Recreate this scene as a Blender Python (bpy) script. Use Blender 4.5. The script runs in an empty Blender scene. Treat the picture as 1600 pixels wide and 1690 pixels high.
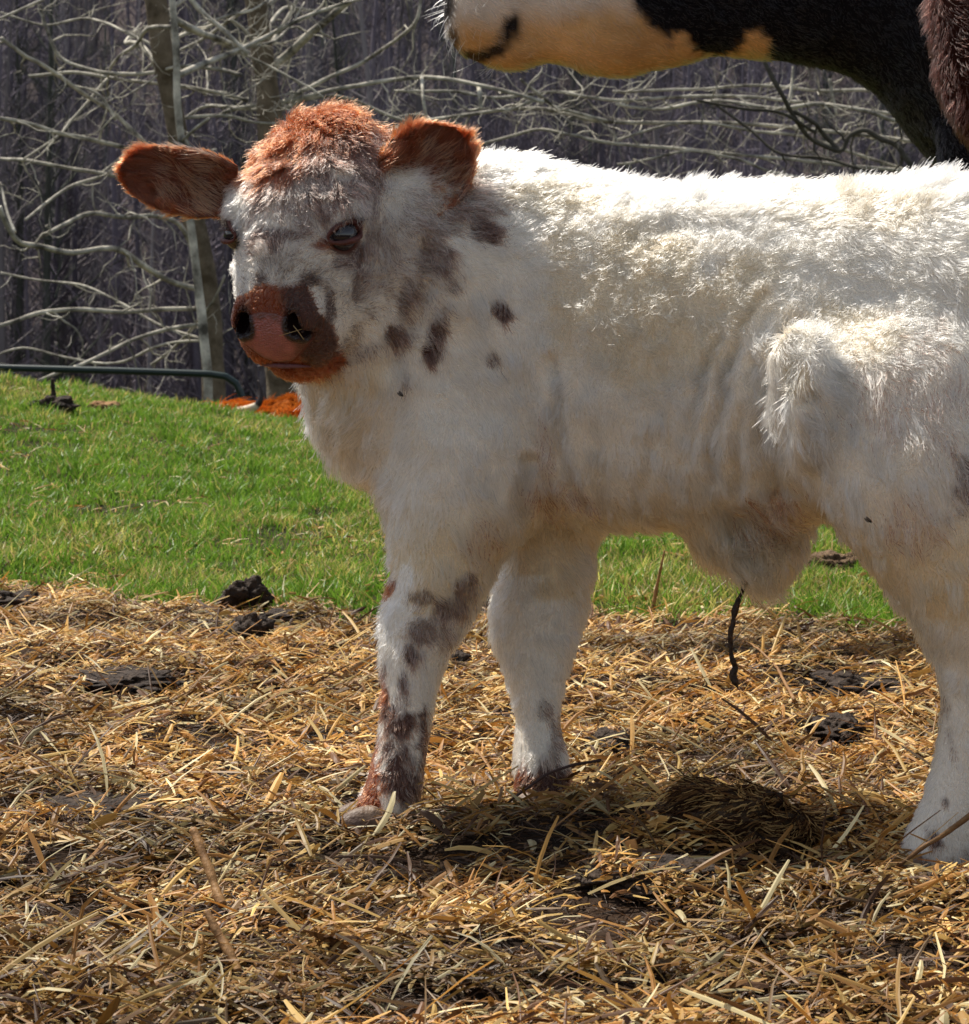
import bpy, math, random, os
import numpy as np
from mathutils import Vector, Matrix
R_ = math.radians
QUICK = os.environ.get('QUICK') == '1'
sc = bpy.context.scene
# ------------------------------------------------------------------ camera
FPX, HOR, CZ = 4156.0, 519.0, 0.58          # focal length and eye level of the photograph (1600 px wide), camera height in metres
cd = bpy.data.cameras.new('camera'); cam = bpy.data.objects.new('camera', cd); sc.collection.objects.link(cam)
cam.location = (0, 0, CZ); cam.rotation_euler = (R_(90), 0, 0)
cd.sensor_fit = 'HORIZONTAL'; cd.sensor_width = 36.0; cd.lens = FPX / 1600 * 36
cd.shift_y = -(845 - HOR) / 1600; cd.clip_start = 0.05; cd.clip_end = 3000
cd.dof.use_dof = True; cd.dof.focus_distance = 2.85; cd.dof.aperture_fstop = 32
sc.camera = cam
# ------------------------------------------------------------------ light
SUN = Vector((-0.36, 0.36, 0.86)).normalized()      # towards the sun
el = math.asin(SUN.z)
w = bpy.data.worlds.new('World'); sc.world = w; w.use_nodes = True
nt = w.node_tree; bg = nt.nodes['Background']
sky = nt.nodes.new('ShaderNodeTexSky'); sky.sky_type = 'NISHITA'; sky.sun_disc = False
sky.sun_elevation = el; sky.sun_rotation = math.atan2(SUN.x, SUN.y)
hs = nt.nodes.new('ShaderNodeHueSaturation'); hs.inputs['Saturation'].default_value = .5      # thin spring haze: a paler sky
nt.links.new(sky.outputs[0], hs.inputs['Color']); nt.links.new(hs.outputs[0], bg.inputs[0]); bg.inputs[1].default_value = 0.11
ld = bpy.data.lights.new('sun', 'SUN'); ld.energy = 5.0; ld.angle = R_(0.5); ld.color = (1.0, 0.93, 0.82)
lo = bpy.data.objects.new('sun', ld); sc.collection.objects.link(lo)
lo.rotation_euler = SUN.to_track_quat('Z', 'Y').to_euler(); lo.location = (-4, 4, 8)
sc.view_settings.view_transform = 'Standard'; sc.view_settings.look = 'None'
sc.view_settings.exposure = 0.25; sc.view_settings.gamma = 1
cy = sc.cycles
cy.max_bounces = 9; cy.diffuse_bounces = 3; cy.glossy_bounces = 3; cy.transmission_bounces = 9; cy.transparent_max_bounces = 12
cy.use_adaptive_sampling = True; cy.adaptive_threshold = 0.02; cy.use_denoising = True
try: cy.denoising_prefilter = 'ACCURATE'
except Exception: pass
cy.sample_clamp_indirect = 4; cy.caustics_reflective = False; cy.caustics_refractive = False
sc.cycles_curves.shape = 'RIBBONS'; sc.cycles_curves.subdivisions = 2
# ------------------------------------------------------------------ helpers
def P(px, py, d):
    return np.array(((px - 800) / FPX * d, d, CZ - (py - HOR) / FPX * d))
def tag(o, label=None, cat=None, group=None, kind=None):
    if label: o['label'] = label
    if cat: o['category'] = cat
    if group: o['group'] = group
    if kind: o['kind'] = kind
    return o
def link(o, parent=None):
    sc.collection.objects.link(o)
    if parent is not None:
        o.parent = parent
        o.matrix_parent_inverse = parent.matrix_basis.inverted()
    return o
def empty(name, loc, label, cat, group=None):
    o = bpy.data.objects.new(name, None); o.location = loc; link(o); o.empty_display_size = .1
    bpy.context.view_layer.update()
    return tag(o, label, cat, group)
def mesh_obj(name, V, F, mat, parent=None, smooth=True, attrs=None, midx=None):
    me = bpy.data.meshes.new(name)
    V = np.asarray(V, np.float32)
    if isinstance(F, np.ndarray):
        n, k = F.shape
        me.vertices.add(len(V)); me.vertices.foreach_set('co', V.ravel())
        me.loops.add(n * k); me.loops.foreach_set('vertex_index', F.astype(np.int32).ravel())
        me.polygons.add(n)
        me.polygons.foreach_set('loop_start', np.arange(0, n * k, k, dtype=np.int32))
        me.polygons.foreach_set('loop_total', np.full(n, k, np.int32))
        me.update(calc_edges=True)
    else:
        me.from_pydata(V.tolist(), [], F)
    me.validate()
    me.polygons.foreach_set('use_smooth', np.full(len(me.polygons), smooth))
    for k, a in (attrs or {}).items():
        a = np.asarray(a, np.float32)
        if a.ndim == 2:
            if a.shape[1] == 3: a = np.c_[a, np.ones(len(a), np.float32)]
            at = me.attributes.new(k, 'FLOAT_COLOR', 'POINT'); at.data.foreach_set('color', a.ravel())
        else:
            at = me.attributes.new(k, 'FLOAT', 'POINT'); at.data.foreach_set('value', a)
    for m in (mat if isinstance(mat, (list, tuple)) else [mat]): me.materials.append(m)
    if midx is not None: me.polygons.foreach_set('material_index', np.asarray(midx, np.int32))
    o = bpy.data.objects.new(name, me); link(o, parent)
    return o
def hsh(ix, iy, iz, s=0):
    h = (ix.astype(np.int64) * 374761393 + iy.astype(np.int64) * 668265263 + iz.astype(np.int64) * 2147483647 + s * 974634777) & 0xffffffff
    h = ((h ^ (h >> 13)) * 1274126177) & 0xffffffff
    h = ((h ^ (h >> 16)) * 2246822519) & 0xffffffff
    return ((h ^ (h >> 15)) & 0xffffff).astype(np.float32) / 0xffffff
def noise(p, scale, s=0):
    q = np.asarray(p, np.float32) * scale; i = np.floor(q).astype(np.int64); f = q - i; f = f * f * (3 - 2 * f)
    out = 0
    for dx in (0, 1):
        wx = f[:, 0] if dx else 1 - f[:, 0]
        for dy in (0, 1):
            wy = f[:, 1] if dy else 1 - f[:, 1]
            for dz in (0, 1):
                wz = f[:, 2] if dz else 1 - f[:, 2]
                out = out + wx * wy * wz * hsh(i[:, 0] + dx, i[:, 1] + dy, i[:, 2] + dz, s)
    return out * 2 - 1
def vnoise(p, scale, s=0):
    return np.stack([noise(p, scale, s + k * 17) for k in range(3)], 1)
def nrm(v):
    return v / np.maximum(np.linalg.norm(v, axis=-1, keepdims=True), 1e-9)
def sstep(a, b, x):
    t = np.clip((x - a) / (b - a), 0, 1); return t * t * (3 - 2 * t)
def smin(a, b, k):
    h = np.clip(.5 + .5 * (b - a) / k, 0, 1); return b * (1 - h) + a * h - k * h * (1 - h)
def smax(a, b, k): return -smin(-a, -b, k)
# ---- signed-distance field on a grid, polygonised with surface nets
class Field:
    def __init__(s, lo, hi, h):
        s.lo = np.array(lo, float); s.h = h
        n = np.ceil((np.array(hi) - s.lo) / h).astype(int) + 1
        s.ax = [s.lo[i] + h * np.arange(n[i]) for i in range(3)]
        s.v = np.full(n, 0.08, np.float32)
    def op(s, fn, lo, hi, k, mode='add', pad=.05):
        sl = tuple(slice(max(0, int((lo[i] - pad - s.lo[i]) / s.h)), max(0, int((hi[i] + pad - s.lo[i]) / s.h) + 2)) for i in range(3))
        X, Y, Z = np.meshgrid(s.ax[0][sl[0]], s.ax[1][sl[1]], s.ax[2][sl[2]], indexing='ij', sparse=True)
        if 0 in (X.size, Y.size, Z.size): return
        d = fn(X, Y, Z)
        c = s.v[sl]
        s.v[sl] = smin(c, d, k) if mode == 'add' else smax(c, -d, k)
    def ell(s, c, r, k=.03, M=None, mode='add'):
        c = np.asarray(c); r = np.asarray(r, float); rm = r.max() * 1.05
        def fn(X, Y, Z):
            x, y, z = X - c[0], Y - c[1], Z - c[2]
            if M is not None: x, y, z = (M[i][0] * x + M[i][1] * y + M[i][2] * z for i in range(3))
            q = np.sqrt((x / r[0]) ** 2 + (y / r[1]) ** 2 + (z / r[2]) ** 2)
            g = np.sqrt((x / r[0] ** 2) ** 2 + (y / r[1] ** 2) ** 2 + (z / r[2] ** 2) ** 2) + 1e-6
            return q * (q - 1) / g
        s.op(fn, c - rm, c + rm, k, mode)
    def cap(s, a, b, ra, rb, k=.03, ys=1.0, mode='add'):
        a, b = np.array(a, float), np.array(b, float); rm = max(ra, rb)
        A = a.copy(); B = b.copy(); A[1] /= ys; B[1] /= ys; ab = B - A; L2 = ab @ ab
        def fn(X, Y, Z):
            x, y, z = X - A[0], Y / ys - A[1], Z - A[2]
            t = np.clip((x * ab[0] + y * ab[1] + z * ab[2]) / L2, 0, 1)
            return (np.sqrt((x - t * ab[0]) ** 2 + (y - t * ab[1]) ** 2 + (z - t * ab[2]) ** 2) - (ra + (rb - ra) * t)) * min(1, ys)
        s.op(fn, np.minimum(a, b) - rm, np.maximum(a, b) + rm, k, mode)
    def loft(s, axis, T, C, H, k=.03, ex=2.2, M=None, O=None, endk=.02):
        """sections stacked along one axis (0 x, 2 z, or the first axis of frame M at O): centre C[:,2], half sizes H[:,2]"""
        T = np.array(T, float); C = np.array(C, float); H = np.array(H, float)
        o = np.argsort(T); T, C, H = T[o], C[o], H[o]
        tt = np.linspace(T[0], T[-1], 240)
        ker = np.hanning(17); ker /= ker.sum()
        sm = lambda y: np.convolve(np.pad(np.interp(tt, T, y), 8, mode='reflect', reflect_type='odd'), ker, 'valid')
        c0, c1, h0, h1 = sm(C[:, 0]), sm(C[:, 1]), sm(H[:, 0]), sm(H[:, 1])
        def fn(X, Y, Z):
            if M is not None:
                x, y, z = X - O[0], Y - O[1], Z - O[2]
                t, u, v = (M[i][0] * x + M[i][1] * y + M[i][2] * z for i in range(3))
            elif axis == 0: t, u, v = X, Y, Z
            else: t, u, v = Z, X, Y
            a0, a1 = np.interp(t, tt, h0), np.interp(t, tt, h1)
            q = ((np.abs(u - np.interp(t, tt, c0)) / a0) ** ex + (np.abs(v - np.interp(t, tt, c1)) / a1) ** ex) ** (1 / ex)
            d = (q - 1) * np.minimum(a0, a1)
            return smax(d, np.maximum(T[0] - t, t - T[-1]), endk)
        if M is not None:
            Mi = np.array(M).T; pts = []
            for t, c, h in zip(T, C, H):
                for a in (-1, 1):
                    for b in (-1, 1): pts.append(O + Mi @ np.array([t, c[0] + a * h[0], c[1] + b * h[1]]))
            pts = np.array(pts); lo, hi = pts.min(0), pts.max(0)
        else:
            l = np.array([T[0], (C - H)[:, 0].min(), (C - H)[:, 1].min()]); u = np.array([T[-1], (C + H)[:, 0].max(), (C + H)[:, 1].max()])
            if axis == 0: lo, hi = l, u
            else: lo, hi = l[[1, 2, 0]], u[[1, 2, 0]]
        s.op(fn, lo, hi, k)
    def mesh(s):
        v = s.v; neg = v < 0
        c = np.zeros(tuple(n - 1 for n in v.shape), np.int8)
        for a in (0, 1):
            for b in (0, 1):
                for e in (0, 1): c += neg[a:v.shape[0] - 1 + a, b:v.shape[1] - 1 + b, e:v.shape[2] - 1 + e]
        I = np.argwhere((c > 0) & (c < 8)); idx = np.full(c.shape, -1, np.int32); idx[tuple(I.T)] = np.arange(len(I))
        pos = np.zeros((len(I), 3)); cnt = np.zeros(len(I))
        cor = [(a, b, e) for a in (0, 1) for b in (0, 1) for e in (0, 1)]
        for p in cor:
            for ax in range(3):
                if p[ax]: continue
                q = list(p); q[ax] = 1
                va = v[I[:, 0] + p[0], I[:, 1] + p[1], I[:, 2] + p[2]]; vb = v[I[:, 0] + q[0], I[:, 1] + q[1], I[:, 2] + q[2]]
                m = (va < 0) != (vb < 0); t = va[m] / (va[m] - vb[m])
                pt = np.tile(np.array(p, float), (m.sum(), 1)); pt[:, ax] = t
                pos[m] += pt; cnt[m] += 1
        V = s.lo + s.h * (I + pos / cnt[:, None]); Q = []
        for ax in range(3):
            sl0 = [slice(None)] * 3; sl1 = [slice(None)] * 3; sl0[ax] = slice(0, -1); sl1[ax] = slice(1, None)
            n0, n1 = neg[tuple(sl0)], neg[tuple(sl1)]
            E = np.argwhere(n0 != n1); o1, o2 = (ax + 1) % 3, (ax + 2) % 3
            E = E[(E[:, o1] > 0) & (E[:, o2] > 0) & (E[:, o1] < v.shape[o1] - 1) & (E[:, o2] < v.shape[o2] - 1)]
            fl = n0[tuple(E.T)]
            def g(a, b):
                q = E.copy(); q[:, o1] -= a; q[:, o2] -= b; return idx[tuple(q.T)]
            quad = np.stack([g(1, 1), g(0, 1), g(0, 0), g(1, 0)], 1)
            quad[~fl] = quad[~fl][:, ::-1]; Q.append(quad)
        F = np.concatenate(Q); F = F[(F >= 0).all(1)]
        # keep the one connected surface: drop tiny islands by smoothing only
        return V, F
def vnormals(V, F):
    a = V[F[:, 2]] - V[F[:, 0]]; b = V[F[:, 3]] - V[F[:, 1]] if F.shape[1] == 4 else V[F[:, 1]] - V[F[:, 0]]
    n = np.cross(a, b) if F.shape[1] == 4 else np.cross(b, a)
    N = np.zeros_like(V)
    for k in range(F.shape[1]):
        for j in range(3): N[:, j] += np.bincount(F[:, k], n[:, j], len(V))
    return nrm(N)
def smooth(V, F, it=2):
    E = np.concatenate([F[:, [i, (i + 1) % F.shape[1]]] for i in range(F.shape[1])])
    deg = np.bincount(E.ravel(), minlength=len(V))
    for _ in range(it):
        for lam in (.5, -.52):
            S = np.zeros_like(V)
            for j in range(3): S[:, j] = np.bincount(E[:, 0], V[E[:, 1], j], len(V)) + np.bincount(E[:, 1], V[E[:, 0], j], len(V))
            V = V + lam * (S / np.maximum(deg, 1)[:, None] - V)
    return V
# ---- materials
def nodes(name):
    m = bpy.data.materials.new(name); m.use_nodes = True; n = m.node_tree
    return m, n, n.nodes['Principled BSDF'], n.nodes['Material Output']
def mat(name, col, rough=.7, noise_s=None, col2=None, bump=0, bump_s=40, spec=.3, metal=0, attr=None, trans=0, detail=6):
    m, n, b, out = nodes(name)
    b.inputs['Roughness'].default_value = rough; b.inputs['Specular IOR Level'].default_value = spec; b.inputs['Metallic'].default_value = metal
    b.inputs['Base Color'].default_value = (*col, 1)
    tc = n.nodes.new('ShaderNodeTexCoord')
    src = None
    if noise_s:
        t = n.nodes.new('ShaderNodeTexNoise'); t.inputs['Scale'].default_value = noise_s; t.inputs['Detail'].default_value = detail; t.inputs['Roughness'].default_value = .65
        n.links.new(tc.outputs['Object'], t.inputs['Vector'])
        r = n.nodes.new('ShaderNodeValToRGB'); r.color_ramp.elements[0].position = .35; r.color_ramp.elements[1].position = .68
        r.color_ramp.elements[0].color = (*col, 1); r.color_ramp.elements[1].color = (*(col2 or col), 1)
        n.links.new(t.outputs[0], r.inputs[0]); src = r.outputs[0]
    if attr:
        a = n.nodes.new('ShaderNodeAttribute'); a.attribute_name = attr; src = a.outputs['Color']
    if src is not None: n.links.new(src, b.inputs['Base Color'])
    if bump:
        t2 = n.nodes.new('ShaderNodeTexNoise'); t2.inputs['Scale'].default_value = bump_s; t2.inputs['Detail'].default_value = 5
        n.links.new(tc.outputs['Object'], t2.inputs['Vector'])
        bp = n.nodes.new('ShaderNodeBump'); bp.inputs['Strength'].default_value = min(1, bump); bp.inputs['Distance'].default_value = .01 * max(1, bump)
        n.links.new(t2.outputs[0], bp.inputs['Height']); n.links.new(bp.outputs[0], b.inputs['Normal'])
    if trans:
        td = n.nodes.new('ShaderNodeBsdfTranslucent'); mx = n.nodes.new('ShaderNodeMixShader'); mx.inputs[0].default_value = trans
        if src is not None: n.links.new(src, td.inputs[0])
        else: td.inputs[0].default_value = (*col, 1)
        n.links.new(b.outputs[0], mx.inputs[1]); n.links.new(td.outputs[0], mx.inputs[2]); n.links.new(mx.outputs[0], out.inputs[0])
    return m
def hair_mat(name, rough=.35, mode='principled'):
    m = bpy.data.materials.new(name); m.use_nodes = True; n = m.node_tree
    out = n.nodes['Material Output']; n.nodes.remove(n.nodes['Principled BSDF'])
    a = n.nodes.new('ShaderNodeAttribute'); a.attribute_name = 'col'
    if mode == 'principled':
        h = n.nodes.new('ShaderNodeBsdfHairPrincipled'); h.parametrization = 'COLOR'
        h.inputs['Roughness'].default_value = rough; h.inputs['Radial Roughness'].default_value = .5; h.inputs['IOR'].default_value = 1.42
        n.links.new(a.outputs['Color'], h.inputs['Color']); n.links.new(h.outputs[0], out.inputs[0])
    else:
        d = n.nodes.new('ShaderNodeBsdfDiffuse'); t = n.nodes.new('ShaderNodeBsdfTranslucent'); g = n.nodes.new('ShaderNodeBsdfHair')
        g.inputs['RoughnessU'].default_value = rough; g.inputs['RoughnessV'].default_value = .5
        n.links.new(a.outputs['Color'], d.inputs[0]); n.links.new(a.outputs['Color'], t.inputs[0]); n.links.new(a.outputs['Color'], g.inputs[0])
        m1 = n.nodes.new('ShaderNodeMixShader'); m1.inputs[0].default_value = .4
        m2 = n.nodes.new('ShaderNodeMixShader'); m2.inputs[0].default_value = .15
        n.links.new(d.outputs[0], m1.inputs[1]); n.links.new(t.outputs[0], m1.inputs[2])
        n.links.new(m1.outputs[0], m2.inputs[1]); n.links.new(g.outputs[0], m2.inputs[2]); n.links.new(m2.outputs[0], out.inputs[0])
    return m
# ---- fur as real hair curves
def fur(name, parent, V, F, n, length, comb, colour, mat, weight=None, lift=.45, clump=.012, cs=.6, curl=0., radius=.00035, npts=5, seed=1, wig=.25, mask=None):
    """n hairs rooted on the surface; length/comb/colour/weight are functions of (points, normals)"""
    rng = np.random.default_rng(seed)
    if F.shape[1] == 4: T = np.concatenate([F[:, [0, 1, 2]], F[:, [0, 2, 3]]])
    else: T = F
    N = vnormals(V, F)
    A = V[T[:, 0]]; B = V[T[:, 1]]; C = V[T[:, 2]]
    ar = np.linalg.norm(np.cross(B - A, C - A), axis=1)
    cen = (A + B + C) / 3; cn = nrm(N[T].mean(1))
    wt = ar * (weight(cen, cn) if weight else 1)
    if QUICK: n = n // 4; radius = radius * 1.8
    k = rng.choice(len(T), n, p=wt / wt.sum())
    u, v = rng.random(n), rng.random(n); f = u + v > 1; u[f] = 1 - u[f]; v[f] = 1 - v[f]
    root = A[k] + (B - A)[k] * u[:, None] + (C - A)[k] * v[:, None]
    t3 = T[k]; nn = nrm(N[t3[:, 0]] * (1 - u - v)[:, None] + N[t3[:, 1]] * u[:, None] + N[t3[:, 2]] * v[:, None])
    L = length(root, nn)
    keep = L > 1e-4; root, nn, L = root[keep], nn[keep], L[keep]; n = len(root)
    L = L * (.65 + .6 * rng.random(n))
    c = comb(root, nn) + wig * vnoise(root, 28, seed) + wig * .7 * vnoise(root, 75, seed + 5)
    c = c - nn * (c * nn).sum(1, keepdims=True); c = nrm(c)
    lf = lift(root, nn) if callable(lift) else np.full(n, lift)
    lf = np.clip(lf * (1 + .6 * noise(root, 40, seed + 9)) + .1 * rng.standard_normal(n), .05, 1.2)
    # clumps: nearest jittered cell point
    g = np.floor(root / clump).astype(np.int64); best = np.full(n, 1e9); bid = np.zeros(n, np.int64)
    for dx in (-1, 0, 1):
        for dy in (-1, 0, 1):
            for dz in (-1, 0, 1):
                q = g + (dx, dy, dz)
                fp = (q + np.stack([hsh(q[:, 0], q[:, 1], q[:, 2], seed + j) for j in (1, 2, 3)], 1)) * clump
                dd = ((fp - root) ** 2).sum(1); m = dd < best
                best[m] = dd[m]; bid[m] = (q[:, 0] * 73856093 ^ q[:, 1] * 19349663 ^ q[:, 2] * 83492791)[m]
    ub, inv = np.unique(bid, return_inverse=True); inv = inv.ravel(); cnt = np.bincount(inv)
    cc = np.stack([np.bincount(inv, root[:, j]) / cnt for j in range(3)], 1)[inv]
    crand = rng.random((len(ub), 3))[inv]
    side = np.cross(nn, c)
    t = np.linspace(0, 1, npts)[None, :, None]
    Lx = L[:, None, None]; a = lf[:, None, None]
    pts = root[:, None] + Lx * (nn[:, None] * a * (t * 1.05 - .55 * t ** 2) + c[:, None] * (t * (1 - .35 * a)))
    jit = rng.standard_normal((n, 1, 3)) * .12
    pts = pts + Lx * jit * t ** 1.5
    # broader locks
    g2 = np.floor((root + .01 * vnoise(root, 30, seed + 21)) / (clump * 2.6)).astype(np.int64)
    _, i2 = np.unique(g2[:, 0] * 73856093 ^ g2[:, 1] * 19349663 ^ g2[:, 2] * 83492791, return_inverse=True); i2 = i2.ravel(); n2 = np.bincount(i2)
    c2 = np.stack([np.bincount(i2, root[:, j]) / n2 for j in range(3)], 1)[i2]
    pts = pts + cs * .3 * t ** 1.3 * (c2 - root)[:, None] + (Lx * .19) * (rng.standard_normal((len(n2), 3))[i2])[:, None] * t ** 1.4
    g1 = cs * (.45 + .75 * crand[:, 0])[:, None, None] * t ** 1.3
    pts = pts + g1 * (cc - root)[:, None]
    if callable(curl) or curl:
        cv = curl(root, nn) if callable(curl) else np.full(n, curl)
        ph = (crand[:, 1] * 6.283 + rng.random(n) * 1.2)[:, None, None]
        fr = (1.0 + .9 * crand[:, 2])[:, None, None]
        amp = (cv * L)[:, None, None] * t
        pts = pts + amp * (np.sin(6.283 * fr * t + ph) * side[:, None] + .7 * np.cos(6.283 * fr * t + ph) * nn[:, None])
    col = colour(root, nn, rng)
    hc = bpy.data.hair_curves.new(name)
    hc.add_curves([npts] * n)
    hc.attributes['position'].data.foreach_set('vector', pts.astype(np.float32).ravel())
    ra = hc.attributes.get('radius') or hc.attributes.new('radius', 'FLOAT', 'POINT')
    prof = (1 - .75 * np.linspace(0, 1, npts) ** 2)
    ra.data.foreach_set('value', (radius * (.7 + .6 * rng.random(n))[:, None] * prof[None]).astype(np.float32).ravel())
    ca = hc.attributes.new('col', 'FLOAT_COLOR', 'CURVE')
    ca.data.foreach_set('color', np.c_[np.clip(col, .004, .97), np.ones(n)].astype(np.float32).ravel())
    hc.materials.append(mat)
    o = bpy.data.objects.new(name, hc); link(o, parent)
    return o
def blobs(px, py, L, nz=None):
    """soft irregular patches: (x, y, rx, ry, strength[, tilt degrees])"""
    s = np.zeros(len(px))
    for b in L:
        x, y, rx, ry, st = b[:5]; th = R_(b[5]) if len(b) > 5 else 0
        dx, dy = px - x, py - y
        u = (dx * math.cos(th) + dy * math.sin(th)) / rx; v = (-dx * math.sin(th) + dy * math.cos(th)) / ry
        q = np.sqrt(u * u + v * v) + (nz if nz is not None else 0)
        s = np.maximum(s, st * (1 - sstep(.6, 1.35, q)))
    return s
# ================================================================== CALF
def plan(p):      # flat coat chart unrolled along the calf's slanting side
    gd = FPX / np.interp(p[:, 0], [-.3, 0, .08, .6, .9], [2.90, 2.90, 2.88, 2.62, 2.50])
    return 800 + p[:, 0] * gd, HOR + (CZ - p[:, 2]) * gd
calf = empty('calf', (0.35, 2.98, 0), 'small fluffy white calf with rust brown ears and poll and dark speckles, standing on straw', 'calf')
H_ = .005 if QUICK else .004
fl = Field((-.42, 2.50, -.04), (.90, 3.30, .85), H_)
# trunk
TS = [(735, 330, 800, 3.08, .105), (800, 285, 845, 3.065, .13), (870, 275, 862, 3.045, .143), (950, 293, 866, 3.02, .150), (1050, 306, 868, 2.985, .158),
      (1150, 311, 868, 2.95, .162), (1300, 308, 862, 2.895, .162), (1450, 299, 845, 2.84, .155), (1560, 296, 815, 2.80, .150), (1680, 300, 780, 2.76, .145),
      (1800, 325, 740, 2.72, .13), (1900, 390, 680, 2.69, .10), (1950, 460, 600, 2.675, .05)]
T, C, Hh = [], [], []
for px, t, b, yc, hw in TS:
    a, c_ = P(px, t, yc), P(px, b, yc); T.append(a[0]); C.append((yc, (a[2] + c_[2]) / 2)); Hh.append((hw, (a[2] - c_[2]) / 2))
fl.loft(0, T, C, Hh, k=.03, ex=2.25, endk=.06)
fl.ell(P(1830, 480, 2.71), (.10, .11, .15), k=.06)
# neck, brisket, shoulder
fl.cap(P(850, 545, 3.06), P(610, 425, 3.0), .182, .125, k=.05, ys=.72)
fl.ell(P(660, 645, 3.03), (.100, .095, .118), k=.05)
fl.ell(P(600, 560, 3.0), (.07, .075, .10), k=.05)
fl.ell(P(800, 600, 2.985), (.085, .055, .17), k=.05)
fl.ell(P(760, 760, 2.97), (.08, .06, .11), k=.05)
def rows(L, y0, y1, k, ex=2.1, trim=5):
    """a limb as stacked sections: (py, left, right, half depth); its centre depth runs from y0 (first row) to y1 (last)"""
    T, C, Hh = [], [], []
    n0, n1 = L[0][0], L[-1][0]
    for r in L:
        py, l, rr, hw = r[:4]; d = y0 + (y1 - y0) * (py - n0) / (n1 - n0) if len(r) < 5 else r[4]
        a, b = P(l + trim, py, d), P(rr - trim, py, d)
        T.append(a[2]); C.append(((a[0] + b[0]) / 2, d)); Hh.append(((b[0] - a[0]) / 2, hw))
    fl.loft(2, T, C, Hh, k=k, ex=ex)
rows([(740, 690, 850, .07), (820, 655, 850, .072), (880, 650, 838, .07), (960, 642, 812, .062), (1000, 632, 795, .056), (1050, 626, 765, .05), (1100, 628, 736, .042), (1150, 629, 722, .036),
      (1200, 626, 714, .034), (1240, 617, 708, .036), (1285, 603, 702, .038), (1320, 588, 696, .038), (1345, 578, 690, .038), (1385, 568, 688, .037)], 2.985, 2.865, .05)
rows([(800, 850, 1000, .07), (870, 848, 988, .066), (950, 822, 984, .06), (1010, 805, 968, .055), (1060, 808, 955, .048), (1130, 836, 934, .038), (1190, 850, 926, .034),
      (1235, 846, 938, .037), (1280, 844, 946, .04), (1315, 846, 942, .04), (1358, 846, 940, .038)], 3.10, 2.985, .05)
rows([(400, 1500, 1850, .09, 2.83), (470, 1420, 1880, .10, 2.79), (540, 1345, 1900, .11, 2.755), (600, 1298, 1905, .115, 2.735), (680, 1288, 1905, .115, 2.715), (740, 1305, 1895, .11, 2.70), (800, 1335, 1880, .105, 2.69), (880, 1385, 1845, .095, 2.68), (960, 1450, 1800, .085, 2.67),
      (1030, 1505, 1755, .07), (1090, 1540, 1735, .056), (1140, 1553, 1722, .048), (1200, 1552, 1690, .042), (1260, 1540, 1665, .040), (1320, 1522, 1655, .042),
      (1370, 1500, 1648, .044), (1405, 1486, 1642, .044), (1452, 1476, 1638, .044)], 2.68, 2.655, .025)
rows([(560, 1500, 1930, .08), (700, 1440, 1930, .095), (800, 1470, 1910, .095), (880, 1520, 1880, .09), (960, 1590, 1850, .08), (1030, 1650, 1820, .065), (1090, 1690, 1805, .05), (1130, 1700, 1795, .045),
      (1200, 1700, 1770, .038), (1270, 1680, 1750, .038), (1320, 1660, 1740, .04), (1390, 1645, 1735, .042)], 2.84, 2.82, .05)
# navel tuft, folds of the flank
fl.ell(P(1235, 875, 2.92), (.060, .04, .036), k=.04); fl.ell(P(1272, 900, 2.905), (.030, .03, .046), k=.035)
fl.ell(P(1325, 650, 2.665), (.034, .035, .07), k=.025)
# head frame: F along the face towards the nose, U out of the forehead, R towards the calf's left
th, ph = R_(24), R_(54)
hz = np.array((-math.sin(th), -math.cos(th), 0)); up = np.array((0, 0, 1.))
Fh = hz * math.cos(ph) - up * math.sin(ph); Uh = hz * math.sin(ph) + up * math.cos(ph); Rh = np.array((math.cos(th), -math.sin(th), 0))
roll = R_(-2); Rh, Uh2 = Rh * math.cos(roll) + Uh * math.sin(roll), Uh * math.cos(roll) - Rh * math.sin(roll); Uh = Uh2
E0 = P(475, 366, 2.90)
HM = np.array([Fh, Uh, Rh])
hp = lambda f, u, r: E0 + Fh * f + Uh * u + Rh * r
def hloc(p): return (p - E0) @ HM.T
def head_ops(g, extra=0.0):
    S = [(-.14, -.05, .055, .058), (-.105, -.045, .072, .080), (-.06, -.048, .080, .090), (-.02, -.053, .080, .086), (.015, -.058, .074, .077), (.05, -.062, .065, .068),
         (.075, -.064, .056, .061), (.095, -.064, .050, .0585), (.112, -.067, .043, .054), (.128, -.072, .034, .044), (.138, -.076, .026, .034)]
    g.loft(0, [s[0] for s in S], [(s[1], 0) for s in S], [(s[2] + extra, s[3] + extra) for s in S], k=.02, ex=2.35, M=HM, O=E0, endk=.03)
    for sd in (-1, 1):
        g.ell(hp(-.022, -.002, sd * .068), (.032, .017, .018), k=.02, M=HM)
        g.ell(hp(-.0, -.10, sd * .05), (.085, .055, .045), k=.03, M=HM)
        g.ell(hp(.106, -.045, sd * .036), (.024, .022, .018), k=.012, M=HM)      # nostril wing
        g.ell(hp(.085, -.088, sd * .035), (.042, .026, .024), k=.02, M=HM)       # lips
        g.ell(hp(.008, -.0125, sd * .088), (.0215, .0150, .018), k=.005, M=HM, mode='sub')
    g.ell(hp(.100, -.120, 0), (.034, .027, .042), k=.02, M=HM)                    # chin
    g.ell(hp(-.135, -.02, 0), (.036, .036, .062), k=.03, M=HM)                     # poll
    # mouth slit
    for a, b in ((-.030, 0), (0, .030)):
        g.cap(hp(.130 - .012 * (abs(a) > 0), -.103, a), hp(.130 - .012 * (abs(b) > 0), -.103, b), .0035, .0035, k=.004, mode='sub')
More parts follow.
